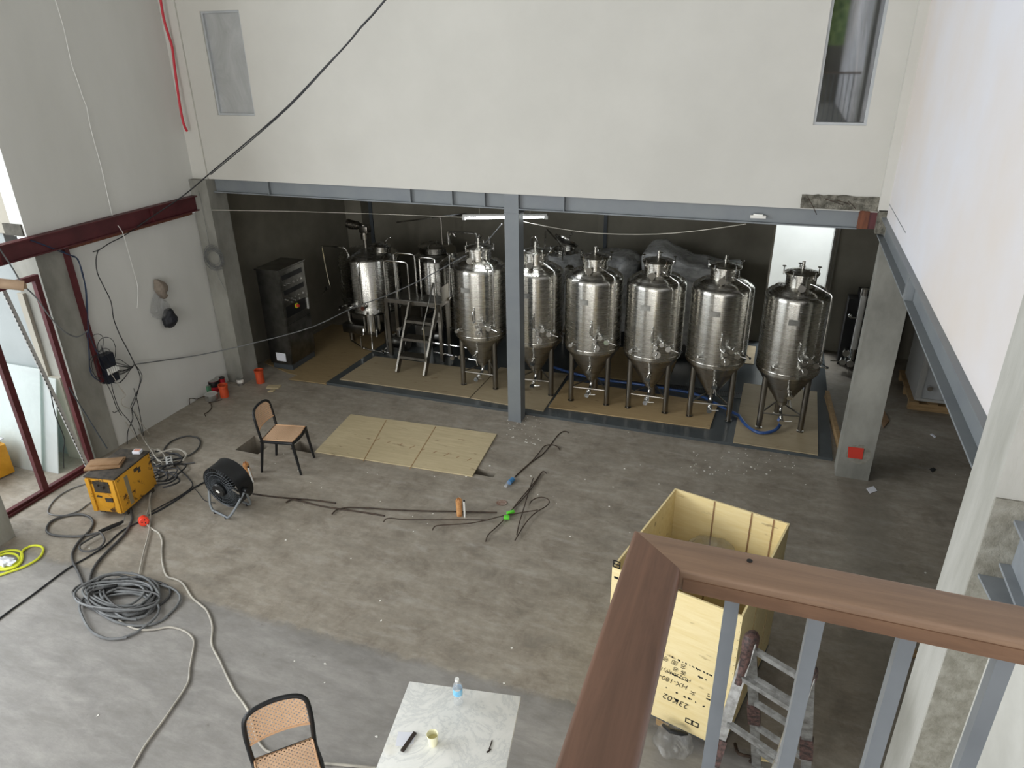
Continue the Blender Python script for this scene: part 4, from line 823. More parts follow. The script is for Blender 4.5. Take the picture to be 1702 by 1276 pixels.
cane_chair('black framed cane chair beside the marble table, cut off by the bottom edge', (-2.50, 2.47, 0), -.79)
# ------------------------------------------------------------------ table
t = thing('marble_table', 'square table with a stained white marble top in the foreground', 'table', (-1.5, 2.83, 0), .167, world=False)
b = B(); b.box((0, 0, .735), (.78, .80, .03), bev=.004); b.obj('tabletop', 'marble', t)
b = B(); b.cyl((0, 0, .02), (0, 0, .70), .035, n=20); b.cyl((0, 0, .0), (0, 0, .02), .24, n=32); b.box((0, 0, .71), (.3, .3, .018)); b.obj('pedestal', 'black', t)
def ont(px, py, z=.75): return fl(px, py, z)
p = ont(762, 1167)
t = thing('water_bottle', 'clear water bottle with a blue label and white cap on the marble table', 'bottle', (p.x, p.y, .75), world=False)
b = B(); b.lathe([(.028, 0), (.031, .004), (.031, .05), (.029, .055), (.031, .06), (.031, .14), (.027, .165), (.014, .185), (.012, .19), (.012, .2)], 24); b.obj('bottle_body', 'bottle', t)
b = B(); b.lathe([(.0315, .082), (.032, .084), (.032, .132), (.0315, .134)], 24); b.obj('label_band', 'bluelabel', t)
b = B(); b.cyl((0, 0, .196), (0, 0, .216), .0145, n=16); b.obj('cap', 'pvc', t)
p = ont(720, 1236)
t = thing('paper_cup', 'cream paper cup with some drink left, on the marble table', 'cup', (p.x, p.y, .75), world=False)
b = B(); b.lathe([(.0005, .003), (.026, .003), (.026, 0), (.036, .085), (.038, .087), (.036, .089), (.034, .085), (.0255, .006), (.0005, .006)], 24); b.obj('cup_wall', 'cup', t)
b = B(); b.lathe([(.0005, .05), (.030, .05)], 24); b.obj('drink', mat('pale_tea', 'c9c08a', None, .2), t)
b = B(); P = [ont(657, 1240), ont(662, 1216), ont(686, 1217), ont(691, 1219), ont(687, 1236), ont(675, 1240)]; b.poly([(q.x, q.y, .7505) for q in P], .002); tag(b.obj('paper_sheet', 'paper'), 'small bluish white sheet of paper under the black rod on the marble table', 'paper')
b = B(); b.bar(ont(668, 1248, .758), ont(690, 1217, .758), .022, .012); tag(b.obj('wooden_bar', 'blacktape'), 'short dark flat stick lying across the white paper on the marble table', 'stick')
b = B(); b.bar(ont(813, 1245, .755), ont(818, 1230, .755), .006); tag(b.obj('thin_stick', 'blacktape'), 'longer of two tiny dark sticks at the right edge of the marble table', 'stick')
b = B(); b.bar(ont(809, 1250, .755), ont(816, 1245, .755), .007); tag(b.obj('thin_stick', 'blacktape'), 'shorter of two tiny dark sticks at the right edge of the marble table', 'stick')
# ------------------------------------------------------------------ fan
t = thing('drum_fan', 'black drum fan on a bent grey tube stand facing away on the concrete', 'fan', (-5.37, 5.27, 0))
fc = Vector((-5.36, 5.3, .335)); az, el = math.radians(264), math.radians(-6)
nn = Vector((math.cos(az)*math.cos(el), math.sin(az)*math.cos(el), math.sin(el))); uu = nn.cross(Vector((0, 0, 1))).normalized(); vv = nn.cross(uu)*-1
MF = Matrix((uu, vv, nn)).transposed().to_4x4(); MF.translation = fc
R = .262
b = B(); b.lathe([(R-.01, .06), (R, .07), (R+.004, .05), (R, .03), (R, -.11), (R+.006, -.13), (R-.004, -.14), (R-.012, -.13), (R-.012, .05), (R-.01, .06)], 48, M=MF); b.obj('drum', 'black', t)
b = B()
for k in range(46):
    a = k*2*PI/46; b.tube([MF @ Vector((r*math.cos(a+sw), r*math.sin(a+sw), z)) for r, sw, z in ((.09, 0, .085), (.16, .12, .085), (.22, .2, .078), (R-.005, .24, .06))], .0022, 4, caps=False, smooth=0)
for r in (.13, .18, .22): b.tube([MF @ Vector((r*math.cos(a), r*math.sin(a), .083)) for a in [2*PI*k/32 for k in range(33)]], .0022, 4, smooth=0)
b.obj('grille', 'greydark', t)
b = B(); b.cyl(MF @ Vector((0, 0, -.05)), MF @ Vector((0, 0, .11)), .085, n=24); b.cyl(MF @ Vector((0, 0, .11)), MF @ Vector((0, 0, .13)), .085, .075, n=24); hb = b.obj('motor_hub', 'black', t)
b = B(); b.poly([MF @ Vector((x, y, .131)) for x, y in ((-.03, -.01), (-.01, -.022), (.03, -.005), (.01, .0), (.025, .02), (-.015, .012))], .001, nn); b.obj('badge', 'paint_white', hb)
for k in range(5):
    b = B(); a = k*2*PI/5
    b.poly([MF @ Vector((r*math.cos(a+da), r*math.sin(a+da), z)) for r, da, z in ((.06, -.2, 0), (.22, -.35, -.02), (.235, .15, -.06), (.06, .3, -.04))], .004, nn); b.obj('fan_blade', 'black', t)
fL, fR = Vector((-5.56, 5.2, .0)), Vector((-5.23, 5.12, .0)); rL, rR = Vector((-5.50, 5.48, 0)), Vector((-5.17, 5.41, 0))
sL, sR = fc+uu*(-R-.02), fc+uu*(R+.02)
if (sL-fL).length > (sR-fL).length: sL, sR = sR, sL
for name_, A_, D_ in (('front_stand', fL, fR), ('rear_stand', rL, rR)):
    b = B(); up = Vector((0, 0, .035)); k1, k2 = sL-A_, sR-D_
    b.tube([sL, A_+k1*.45+up*.5, A_+k1*.13+up, A_+(D_-A_)*.10+up*.8, A_+(D_-A_)*.22+up*.7, D_-(D_-A_)*.22+up*.7, D_-(D_-A_)*.10+up*.8, D_+k2*.13+up, D_+k2*.45+up*.5, sR], .014, 10, smooth=3)
    o_ = b.obj(name_, 'grey', t)
    for f_ in (.22, .78):
        b = B(); q = A_.lerp(D_, f_); b.cyl((q.x, q.y, 0), (q.x, q.y, .03), .016, n=12); b.obj('rubber_foot', 'black', o_)
for s_ in (sL, sR):
    b = B(); d = (s_-fc).normalized(); b.cyl(s_-d*.03, s_+d*.035, .03, n=16); b.obj('pivot_knob', 'black', t)
# ------------------------------------------------------------------ welding machine
t = thing('welding_machine', 'battered yellow welding machine with chipped paint on the concrete by the red frame', 'machine', (-6.62, 5.05, 0), .16, world=False)
W, D, Z0, Z1 = .37, .60, .06, .50
b = B(); b.box((0, 0, (Z0+Z1)/2), (W, D, Z1-Z0), bev=.012); b.obj('casing', 'weldchip', t)
b = B(); b.box((0, 0, Z1+.006), (W+.015, D+.015, .018), bev=.004); b.obj('top_cover', 'grime', t)
b = B(); b.box((.0, -D/2-.004, .39), (.19, .008, .14)); b.box((.02, -D/2-.02, .40), (.05, .03, .035)); b.box((-.05, -D/2-.015, .42), (.05, .02, .03)); b.obj('terminal_recess', 'grime', t)
b = B(); b.lathe([(.10, 0), (.10, .006), (.085, .012), (.04, .014), (.001, .014)], 28, M=Matrix.Translation((.01, -D/2, .21)) @ Matrix.Rotation(PI/2, 4, 'X')); b.obj('embossed_disc', 'weld', t)
b = B(); b.box((.06, -D/2-.012, .235), (.09, .012, .05), rz=0); b.box((-.05, -D/2-.012, .27), (.06, .012, .02)); b.obj('bare_patch', 'grime', t)
for sx in (-1, 1):
    b = B(); b.box((sx*(W/2-.035), -D/2-.012, (Z0+Z1)/2), (.05, .02, Z1-Z0-.02), bev=.004); b.obj('front_flange', 'weldchip', t)
    b = B(); b.box((sx*(W/2-.04), -D/2+.1, .03), (.06, .08, .058)); b.obj('foot', 'grime', t)
    b = B(); b.box((sx*(W/2-.04), D/2-.1, .03), (.06, .08, .058)); b.obj('foot', 'grime', t)
b = B(); b.box((W/2+.002, -.14, .27), (.004, .055, .36)); b.obj('faded_stripe', mat('grey_stripe', '857c66', '8d8266', .7, scale=9), t)
b = B(); b.box((W/2+.002, .03, .43), (.005, .06, .04)); b.box((W/2+.002, .08, .40), (.004, .04, .06)); b.obj('paint_chip', 'grime', t)
b = B(); b.box((-6.72, 4.98, .528), (.38, .22, .022), rz=.5, bev=.004); b.box((-6.71, 5.0, .546), (.32, .15, .012), rz=.42, bev=.003); tag(b.obj('cardboard_flap', 'card'), 'folded brown cardboard lying on top of the yellow welding machine', 'cardboard')
p = fl(229, 752, .52); b = B(); b.box((p.x, p.y, .535), (.09, .07, .035), rz=.3, bev=.003); c_ = b.obj('small_carton', 'paper'); tag(c_, 'small red and white carton on the back corner of the yellow welding machine', 'box')
b = B(); b.box((p.x, p.y-.0, .5535), (.07, .05, .002), rz=.3); q_ = b.obj('carton_print', mat('faded_red_print', 'b06a58', 'c99a88', .7, scale=40)); q_.parent = c_; q_.location = q_.location-c_.location
# ------------------------------------------------------------------ cables on the floor
def c3(L, z=.012): return [fl(px, py, z) for px, py in crop(0, 680, 2.967, L)]
def cable(name, P, r, m, label, cat='cable', n=8): b = B(); b.tube(P, r, n); return tag(b.obj(name, m), label, cat)
cable('welding_cable', c3([(640, 485), (652, 530), (640, 570), (605, 625), (540, 690), (480, 755), (450, 810), (443, 860), (455, 920), (470, 965)], .018), .014, 'rubber', 'thick dark welding cable from under the yellow machine to the grey coil')
cable('welding_cable', c3([(490, 608), (400, 625), (320, 626), (255, 618), (229, 595), (250, 555), (310, 528), (390, 518), (440, 530), (460, 560), (440, 600), (390, 650), (358, 705), (360, 750), (385, 800), (415, 870), (450, 940), (475, 975)], .016), .013, 'rubber', 'thick dark cable making a big loop left of the electrode holder')
cable('welding_cable', c3([(490, 612), (440, 640), (395, 670), (400, 695), (440, 700), (490, 682), (516, 650), (505, 618), (490, 605)], .04), .011, 'rubber', 'small dark cable loop beside the electrode holder')
b = B(); q0, q1 = c3([(488, 605), (608, 553)], .035); b.tube([q0, q0.lerp(q1, .5), q1], [.02, .022, .015], 10, smooth=0); b.tube([q0.lerp(q1, .4)+Vector((0, -.03, -.01)), q1+Vector((.0, -.03, -.01))], .01, 8, smooth=0); tag(b.obj('electrode_holder', 'black'), 'black electrode holder lying on the concrete in front of the yellow machine', 'tool')
cable('thin_wire', c3([(420, 368), (370, 385), (320, 408), (270, 445), (237, 495), (250, 518), (320, 522), (390, 500), (430, 470), (455, 455)], .01), .007, 'greycable', 'pale thin wire looping on the floor by the red frame')
cable('thin_wire', c3([(610, 550), (620, 510), (632, 470)], .04), .004, 'greycable', 'short thin wire between the electrode holder and the yellow machine')
cable('floor_cable', c3([(-20, 1045), (60, 985), (160, 915), (330, 788), (430, 730), (520, 672), (600, 600), (690, 553)], .01), .009, 'blackcable', 'straight dark cable running from the left edge across the floor to the orange socket')
cable('floor_cable', c3([(735, 522), (800, 490), (880, 440), (960, 385), (1025, 352)], .01), .011, 'blackcable', 'dark double cable from the orange socket towards the black fan')
cable('floor_cable', c3([(745, 505), (810, 470), (890, 425), (950, 378), (930, 340), (890, 300), (860, 270)], .022), .008, 'blackcable', 'dark cable from the power strip curving down towards the orange socket')
cable('fan_cord', c3([(950, 378), (985, 420), (1010, 450), (1050, 460), (1060, 462)], .02), .005, 'blackcable', 'thin black cord leading to the drum fan')
cable('pale_cable', c3([(712, 205), (722, 260), (735, 320), (738, 400), (735, 470), (715, 545)], .02), .008, 'whitecable', 'pale cord from beside the yellow machine down to the orange socket')
cable('pale_cable', c3([(720, 240), (760, 262), (785, 300), (775, 345), (748, 400), (738, 450), (742, 520), (735, 600), (715, 680), (700, 740), (688, 800), (683, 850)], .02), .008, 'whitecable', 'pale cord running from behind the yellow machine to the grey coil')
L_ = c3([(722, 565), (750, 590), (785, 612), (800, 655), (797, 700), (802, 760), (822, 822), (865, 838), (905, 862), (945, 925), (985, 960), (1022, 995), (1048, 1070), (1043, 1150), (1062, 1200), (1085, 1240)], .012)
L_ += [fl(x, y, .012) for x, y in [(371, 1110), (388, 1145), (412, 1180), (425, 1222), (437, 1242), (452, 1251), (500, 1265), (560, 1270), (625, 1276)]]
cable('extension_cord', L_, .010, 'whitecable', 'long pale extension cord winding from the orange socket past the foreground chair')
cable('pale_cable', c3([(585, 1040), (640, 1072), (690, 1087), (760, 1086), (830, 1074), (890, 1085), (935, 1110), (957, 1145), (950, 1200), (935, 1280)], .012)+[fl(x, y, .012) for x, y in [(312, 1135), (290, 1170), (262, 1210), (240, 1240), (218, 1280)]], .009, 'whitecable', 'pale cable leaving the grey coil towards the bottom left edge')
t = thing('cable_coil', 'large untidy coil of grey cable on the concrete at the lower left', 'cable coil', V3(c3([(600, 950)])[0]))
random.seed(11)
cc = c3([(612, 955)], 0)[0]; U_ = (c3([(800, 955)], 0)[0]-cc); V_ = (c3([(612, 860)], 0)[0]-cc)
for k in range(17):
    b = B(); rx, ry = random.uniform(.62, 1.1), random.uniform(.5, 1.05); ox, oy = random.uniform(-.2, .2), random.uniform(-.2, .25); ph = random.uniform(0, 6.28)
    if k == 0: rx, ry, ox, oy = 1.25, .95, -.05, .3
    if k == 1: rx, ry, ox, oy = 1.2, 1.0, .28, -.05
    if k == 2: rx, ry, ox, oy = 1.0, 1.1, -.15, -.55
    P = []
    for j in range(17):
        a = ph+2*PI*j/16*1.02; w_ = 1+.1*math.sin(3*a+k); rr = w_*(1+.02*j/16)
        P.append(cc+U_*(ox+rx*rr*math.cos(a+.5*math.sin(k)))+V_*(oy+ry*rr*math.sin(a+.5*math.sin(k)))+Vector((0, 0, .014+.0045*k+.008*math.sin(2*a+k))))
    b.tube(P, .0115, 8, smooth=2); b.obj('cable_loop', 'greycable' if k % 3 else 'rubber', t)
b = B(); q = c3([(545, 875)], .09)[0]; b.box(q, (.12, .03, .03), rz=.6, bev=.006); b.obj('plug', 'black', t)
t = thing('round_socket', 'bright orange round socket on the floor between the cables', 'socket', V3(c3([(708, 550)], 0)[0]))
b = B(); q = c3([(708, 550)], .05)[0]; ax = Vector((.8, -.55, .25)).normalized(); b.cyl(q-ax*.045, q+ax*.03, .052, n=24); b.cyl(q+ax*.03, q+ax*.04, .048, .04, n=24); b.obj('socket_body', 'socket', t)
b = B()
for a in (0, 2.1, 4.2):
    u_, v_ = frame(ax); b.cyl(q+ax*.04+(u_*math.cos(a)+v_*math.sin(a))*.02, q+ax*.043+(u_*math.cos(a)+v_*math.sin(a))*.02, .007, n=10)
b.obj('pin_hole', 'black', t)
b = B(); q = c3([(835, 258)], .04)[0]; b.box(q, (.24, .08, .04), rz=-.75, bev=.006); ps = tag(b.obj('power_strip', 'plastic_grey'), 'pale power strip lying in the cables right of the yellow machine', 'power strip')
for k in range(3):
    b = B(); b.box(q+Vector((math.cos(-.75), math.sin(-.75), 0))*(-.07+.07*k)+Vector((0, 0, .021)), (.035, .035, .004), rz=-.75); o_ = b.obj('outlet', 'black', ps); o_.parent = ps; o_.location = o_.location-ps.location*1
t = thing('cable_tangle', 'heap of dark cables on the floor behind the yellow machine', 'cable tangle', V3(c3([(780, 280)])[0]))
random.seed(21)
for k in range(14):
    c_ = c3([(775+random.uniform(-40, 70), 275+random.uniform(-55, 75))], .02+.004*k)[0]; rx, ry = random.uniform(.08, .26), random.uniform(.08, .22); ph = random.uniform(0, 6.28)
    b = B(); b.tube([c_+Vector((rx*math.cos(ph+j*.55)*(1+.15*math.sin(j+k)), ry*math.sin(ph+j*.55), .01*math.sin(j*1.7+k))) for j in range(random.randint(8, 13))], random.choice((.006, .008, .010)), 7, smooth=2)
    b.obj('cable_loop', random.choice(('blackcable', 'blackcable', 'rubber', 'blackcable', 'whitecable')), t)
cable('brown_hose', c3([(805, 215), (820, 180), (860, 150), (920, 132), (970, 138), (988, 160), (975, 195), (935, 225), (890, 240), (850, 248), (845, 262), (900, 270), (960, 262)], .014), .010, 'rubber', 'dark hose making a large open loop on the floor below the left wall')
for k, (pts, z) in enumerate((([(718, 140), (740, 190), (790, 205), (812, 230), (800, 250), (770, 240), (760, 215), (775, 195), (800, 210)], .05), ([(680, 90), (710, 150), (745, 200), (770, 240), (800, 262)], .07))):
    cable('light_cable', c3(pts, z), .008, 'whitecable', ('pale cable loop standing above the dark tangle behind the welder', 'pale cable stretched down to the tangle behind the welder')[k])
b = B()
y_ = [(-20, 720), (20, 700), (70, 695), (105, 705), (108, 740), (70, 775), (20, 785), (-10, 770), (-15, 735), (25, 712), (75, 715), (95, 740), (60, 768), (10, 778), (-20, 800), (-15, 820), (50, 800), (120, 775), (190, 735), (214, 695), (200, 675), (160, 672), (120, 690), (105, 715), (108, 745), (80, 775), (30, 790), (-25, 790)]
b.tube(c3(y_, .014), .012, 8); tag(b.obj('garden_hose', 'yhose'), 'bright yellow hose coiled on the floor at the left edge', 'hose')
q = c3([(22, 752)], .03)[0]; b = B(); b.sphere(q, .07, 1.5, 1, .45, jit=.5, u=20, v=12); tag(b.obj('crumpled_paper', 'paper'), 'crumpled white paper inside the yellow hose coil', 'paper')
# ------------------------------------------------------------------ cans and tubs in the left corner
def can(name, px, py, r, h, m, label, cat='can', lid='tin', band=None):
    p = fl(px, py); t = thing(name, label, cat, (p.x, p.y, 0), world=False)
    b = B(); b.lathe([(.001, 0), (r, 0), (r, h), (r-.004, h+.002), (r-.01, h-.006), (.001, h-.006)], 28); b.obj('body', m, t)
    b = B(); b.lathe([(r-.004, h+.001), (r+.003, h+.002), (r+.003, h+.009), (r-.012, h+.009), (r-.02, h+.002), (.001, h+.002)], 28); b.obj('lid', lid, t)
    if band:
        b = B(); b.lathe([(r+.0005, h*.45), (r+.001, h*.46), (r+.001, h*.98), (r+.0005, h*.99)], 28); b.obj('band', band, t)
    return t
CX = lambda x, y: (310+x/10.01, 600+y/10.01)
can('paint_can', *CX(480, 480), .088, .17, 'red', 'red paint can with a wide black-rimmed lid in the left corner', band='black')
can('paint_can', *CX(608, 440), .05, .16, 'red', 'narrow red can behind the orange tub in the left corner', lid='black')
can('paint_can', *CX(380, 520), .045, .12, 'green', 'small green can at the wall, left of the red paint can')
t = can('paint_can', *CX(425, 640), .09, .09, 'tin', 'low open tin with a pale lid in front of the red paint can', lid='plastic_grey')
can('paint_can', *CX(905, 395), .05, .10, 'tin', 'small silver can at the foot of the left concrete column', band='paint_white')
def tub(px, py, r, h, label):
    p = fl(px, py); t = thing('orange_pipe_socket', label, 'pipe socket', (p.x, p.y, 0), world=False)
    b = B(); b.lathe([(r, 0), (r*1.02, .0), (r, h*.75), (r*1.12, h*.78), (r*1.12, h*.97), (r*1.2, h), (r*1.02, h), (r*.98, h*.8), (r*.9, h*.7), (r*.9, 0)], 28); b.obj('pipe_wall', 'orange', t)
    b = B(); b.lathe([(.001, h*.75), (r*.97, h*.75)], 24); b.obj('dark_filling', 'conc_dark', t)
tub(*CX(640, 590), .062, .20, 'squat orange pipe end beside the red paint can in the left corner')
tub(*CX(1235, 355), .062, .22, 'tall orange pipe end standing alone between the left column and the cabinet')
for i, (L, lab) in enumerate(((((1320, 455), (1530, 460), (1585, 405), (1370, 405)), 'larger offcut of pale wood on the floor near the lone orange pipe end'), (((1350, 520), (1440, 515), (1480, 480), (1400, 485)), 'smaller offcut of pale wood near the lone orange pipe end'))):
    b = B(); b.poly([fl(*CX(x, y)) for x, y in L], .015); tag(b.obj('wood_offcut', 'ply'), lab, 'wood offcut')
cable('bent_rebar', [fl(*CX(x, y), .01) for x, y in ((590, 640), (480, 670), (370, 690), (400, 700), (415, 740), (410, 790), (350, 850), (300, 875), (320, 915))], .006, 'rebar', 'thin bent iron wire on the floor below the paint cans', 'wire')
cable('wall_wire', [fl(*CX(320, 590), .01), fl(*CX(250, 600), .03), pl(328, 663, x=XL+.05), pl(320, 662, x=XL+.03), pl(315, 663, x=XL+.02), pl(315.5, 672, x=XL+.02)], .006, 'rebar', 'thin wire bent up against the left wall beside the cans', 'wire')
# ------------------------------------------------------------------ pipe stubs, rebar, scraps
def stub(px, py, h, lean, label, label2, off, h2):
    p = fl(px, py); t = thing('capped_pipe', label, 'pipe', (p.x, p.y, 0), world=False)
    b = B(); b.tube([(0, 0, -.0), (lean*.5, 0, h*.5), (lean, 0, h)], [.032, .034, .036], 18, smooth=0); b.obj('pipe', 'pvc_or', t)
    b = B()
    for k in range(7): a = k*.9; b.poly([(lean+.03*math.cos(a), .03*math.sin(a), h), (lean+.03*math.cos(a+.8), .03*math.sin(a+.8), h), (lean+.02*math.cos(a+.4), .02*math.sin(a+.4), h+.03)], .003)
    b.obj('torn_tape', 'pvc_or', t)
    b = B(); q = p+Vector(off); b.tube([(q.x, q.y, 0), (q.x+lean*.8, q.y, h2)], .011, 14, smooth=0); o = tag(b.obj('thin_pipe', 'pvc'), label2, 'pipe')
    b = B(); b.cyl((q.x+lean*.8, q.y, h2), (q.x+lean*.8, q.y, h2+.012), .011, n=12); c = b.obj('pipe_mouth', 'black'); c.parent = o; c.location -= o.location
stub(417, 797, .215, -.035, 'orange tape-wrapped pipe stub rising from the floor behind the fan', 'thin white pipe beside the orange stub behind the fan', (.06, -.035, 0), .20)
stub(764, 856, .20, 0, 'orange tape-wrapped pipe stub rising alone from the middle of the floor', 'thin white pipe beside the stub in the middle of the floor', (.07, -.015, 0), .21)
c5 = lambda L, z=.01: [fl(600+x/4.728, 680+y/4.728, z) for x, y in L]
RB = [([(1630, 185), (1610, 172), (1580, 178), (1545, 205), (1500, 265), (1430, 350), (1340, 415), (1210, 530)], 'long hooked rebar pointing at the blue bottle, nearest the post'),
      ([(1562, 318), (1540, 290), (1490, 278), (1440, 290), (1400, 340), (1345, 405), (1260, 480), (1205, 535)], 'hooked rebar crossing under the one nearest the post'),
      ([(1458, 505), (1440, 488), (1415, 500), (1350, 590), (1240, 720), (1190, 785), (1130, 860), (1060, 930), (1000, 985), (980, 1038)], 'long rebar with both ends hooked through the green tape'),
      ([(1415, 505), (1340, 620), (1260, 715), (1185, 790)], 'straight short rebar beside the green tape'),
      ([(1355, 540), (1320, 640), (1285, 760), (1245, 890), (1225, 985)], 'straight thin rebar crossing in front of the hooked ones'),
      ([(1325, 745), (1345, 715), (1400, 692), (1460, 700), (1480, 730), (1450, 765), (1390, 800), (1330, 850), (1270, 930), (1210, 1030)], 'rebar with a wide round hook at the right of the pile'),
      ([(1390, 790), (1200, 822), (1100, 840), (990, 870), (860, 895), (720, 905), (610, 912), (575, 925), (562, 950)], 'long rebar running left from under the green tape'),
      ([(1000, 870), (800, 868), (550, 868), (330, 866), (240, 855), (195, 862), (178, 885)], 'long rebar passing just below the lone pipe stub, small hook at its left end')]
for i, (L, lab) in enumerate(RB): cable('hooked_rebar', c5(L, .008+.004*i), .006, 'rebar', lab, 'rebar')
c4 = lambda L, z=.01: [fl(330+x/5.157, 640+y/5.157, z) for x, y in L]
cable('hooked_rebar', c4([(465, 930), (600, 950), (800, 970), (1000, 985), (1175, 1010)]), .009, 'rebar', 'straight rebar running right from behind the fan', 'rebar')
cable('hooked_rebar', c4([(750, 1005), (800, 980), (870, 990), (1050, 1035), (1250, 1065), (1420, 1090), (1595, 1118)], .012), .009, 'rebar', 'rebar hooked at its left end lying below the one behind the fan', 'rebar')
cable('hooked_rebar', c4([(1145, 1105), (1180, 1070), (1260, 1050), (1340, 1047), (1500, 1055), (1700, 1068), (2000, 1078), (2560, 1090)], .016), .008, 'rebar', 'long thin rebar hooked near the seam of the floor chips', 'rebar')
b = B(); b.box(c5([(1175, 810)], .03)[0], (.09, .035, .03), rz=.8, bev=.004); b.box(c5([(1145, 850)], .03)[0], (.06, .05, .03), rz=.3, bev=.004); tag(b.obj('green_tape', 'neon'), 'neon green tape binding the rebars', 'tape')
t = thing('crushed_bottle', 'crushed bottle with blue label at the end of a rebar on the floor', 'bottle', V3(c5([(1170, 570)], 0)[0]))
b = B(); q0, q1 = c5([(1208, 535), (1135, 605)], .025); b.tube([q0, q0.lerp(q1, .3), q0.lerp(q1, .7), q1], [.012, .026, .028, .02], 12, smooth=0); b.obj('bottle_body', 'bottle', t)
b = B(); b.tube([q0.lerp(q1, .2), q0.lerp(q1, .6)], .0285, 12, smooth=0); b.obj('label_band', 'blue', t)
b = B(); q = c5([(1105, 735)], .003)[0]; b.lathe([(.001, .0), (.055, .0), (.06, .004), (.05, .004), (.045, .002), (.02, .004), (.001, .003)], 24, M=Matrix.Translation(q)); tag(b.obj('round_marker', mat('rusty_cap', '7d5a4a', '94877c', .7, scale=30)), 'small rusty round disc set in the floor right of the lone pipe stub', 'disc')
b = B(); random.seed(5)
for k in range(170):
    px, py = random.choice(((random.uniform(430, 1350), random.uniform(700, 900)), (random.uniform(830, 900), random.uniform(690, 740)), (random.uniform(100, 1600), random.uniform(720, 1250)), (random.uniform(1150, 1330), random.uniform(745, 790))))
    p = fl(px, py, .0); s = random.uniform(.004, .012); b.poly([p+Vector((s*math.cos(a)*random.uniform(.6, 1.4), s*math.sin(a)*random.uniform(.6, 1.4), .0005)) for a in (0, 1.5, 3, 4.6)], .003)
o = b.obj('floor_chips', 'paint_white'); tag(o, 'small white chips and flecks scattered over the concrete floor', 'debris', kind='stuff')
for L, m, lab, nm in ((((1440, 812), (1452, 808), (1458, 816), (1446, 820)), 'paper', 'torn white paper scrap on the floor in front of the right column', 'paper_scrap'),
                 (((1546, 722), (1549, 721), (1556, 726), (1554, 728)), 'paper', 'small white strip of paper on the floor under the right beam', 'paper_scrap'),
                 (((1545, 780), (1551, 777), (1556, 781), (1550, 785)), 'black', 'small dark lump on the floor under the right beam', 'dark_scrap')):
    b = B(); b.poly([fl(x, y, .001) for x, y in L], .006); tag(b.obj(nm, m), lab, 'scrap')
b = B(); b.poly([fl(1462, 690, .001), fl(1470, 684, .001), fl(1478, 700, .001), fl(1468, 712, .001)], .01); tag(b.obj('cardboard_scrap', 'card'), 'cardboard piece on the floor behind the foot of the right column', 'cardboard')
b = B(); b.bar(fl(1374, 655, .09), fl(1398, 752, .03), .05, .12); tag(b.obj('leaning_plank', 'palletwood'), 'brown plank lying along the step edge behind the right column', 'plank')
for i, (L, lab) in enumerate(((((1495, 1090), (1520, 1078), (1528, 1090), (1502, 1100)), 'larger brown wood splinter on the floor beside the near right column'), (((1488, 1118), (1498, 1108), (1506, 1106), (1496, 1118)), 'smaller brown wood splinter on the floor beside the near right column'))):
    b = B(); b.poly([fl(x, y, .001) for x, y in L], .012); tag(b.obj('wood_splinter', 'palletwood'), lab, 'wood splinter')
b = B(); q = fl(1208, 1268, .03); b.tube([fl(1222, 1236, .02), fl(1228, 1252, .06), fl(1250, 1258, .03), fl(1246, 1266, .02)], .012, 8); tag(b.obj('dark_wire_scrap', 'rebar'), 'dark bent iron scrap on the floor under the ladder', 'scrap')
b = B(); b.bar(fl(1265, 1258, .015), fl(1292, 1262, .015), .05, .02); tag(b.obj('wood_offcut', 'crate'), 'pale wood piece on the floor under the ladder', 'wood offcut')
# film in the floor trench
for i, ((px, py), lab) in enumerate((((446, 722), 'crumpled clear film in the trench behind the far cane chair'), ((515, 732), 'crumpled clear film in the trench between far cane chair and plywood'))):
    q = fl(px, py, -.06); b = B(); b.sphere(q, .1, 1.2, .8, .5, jit=.7, seed=i*3, u=24, v=14); tag(b.obj('crumpled_film', 'bagclear'), lab, 'plastic film')
# ------------------------------------------------------------------ crate
t = thing('shipping_crate', 'tall open plywood shipping crate with upside-down black handwriting, behind the railing', 'crate', (-.168, 4.53, 0), -.235, world=False)
W, D, Z0, Z1, th = .93, 1.17, .12, 1.35, .014
for (c, d) in (((0, -D/2, 0), (W, th)), ((0, D/2, 0), (W, th)), ((-W/2+th/2, 0, 0), (th, D-th)), ((W/2-th/2, 0, 0), (th, D-th))):
    b = B(); b.box((c[0], c[1], (Z0+Z1)/2), (d[0], d[1], Z1-Z0)); b.obj('side_panel', 'crate', t)
b = B(); b.box((0, 0, Z0+.012), (W-2*th, D-th, .02)); b.obj('crate_floor', 'plyd', t)
for x in (-.38, .0, .38):
    b = B(); b.box((x, 0, .055), (.10, D-.05, .10)); b.obj('skid', 'palletwood', t)
b = B(); b.box((0, 0, .112), (W+.01, D+.01, .014)); b.obj('base_edge', 'greydark', t)
for k, y in enumerate((-.2, .25)):
    b = B(); b.box((W/2+.001, y, (Z0+Z1)/2), (.004, .004, Z1-Z0)); b.obj('panel_seam', 'palletwood', t)
for x in (-.12, .18, .35):
    b = B(); b.box((x, D/2-th/2-.002, (Z0+Z1)/2+.05), (.012, .003, Z1-Z0-.1)); b.obj('wood_streak', 'card', t)
b = B()
for k in range(16):
    z = Z0+.05+k*.075; b.cyl((W/2-.008, -D/2-th/2-.001, z), (W/2-.008, -D/2-th/2+.001, z), .003, n=6)
b.obj('nail_row', 'black', t)
tm = t.matrix_basis.copy(); tm = Matrix.Translation(t.location) @ Matrix.Rotation(-.235, 4, 'Z'); ti = tm.inverted()
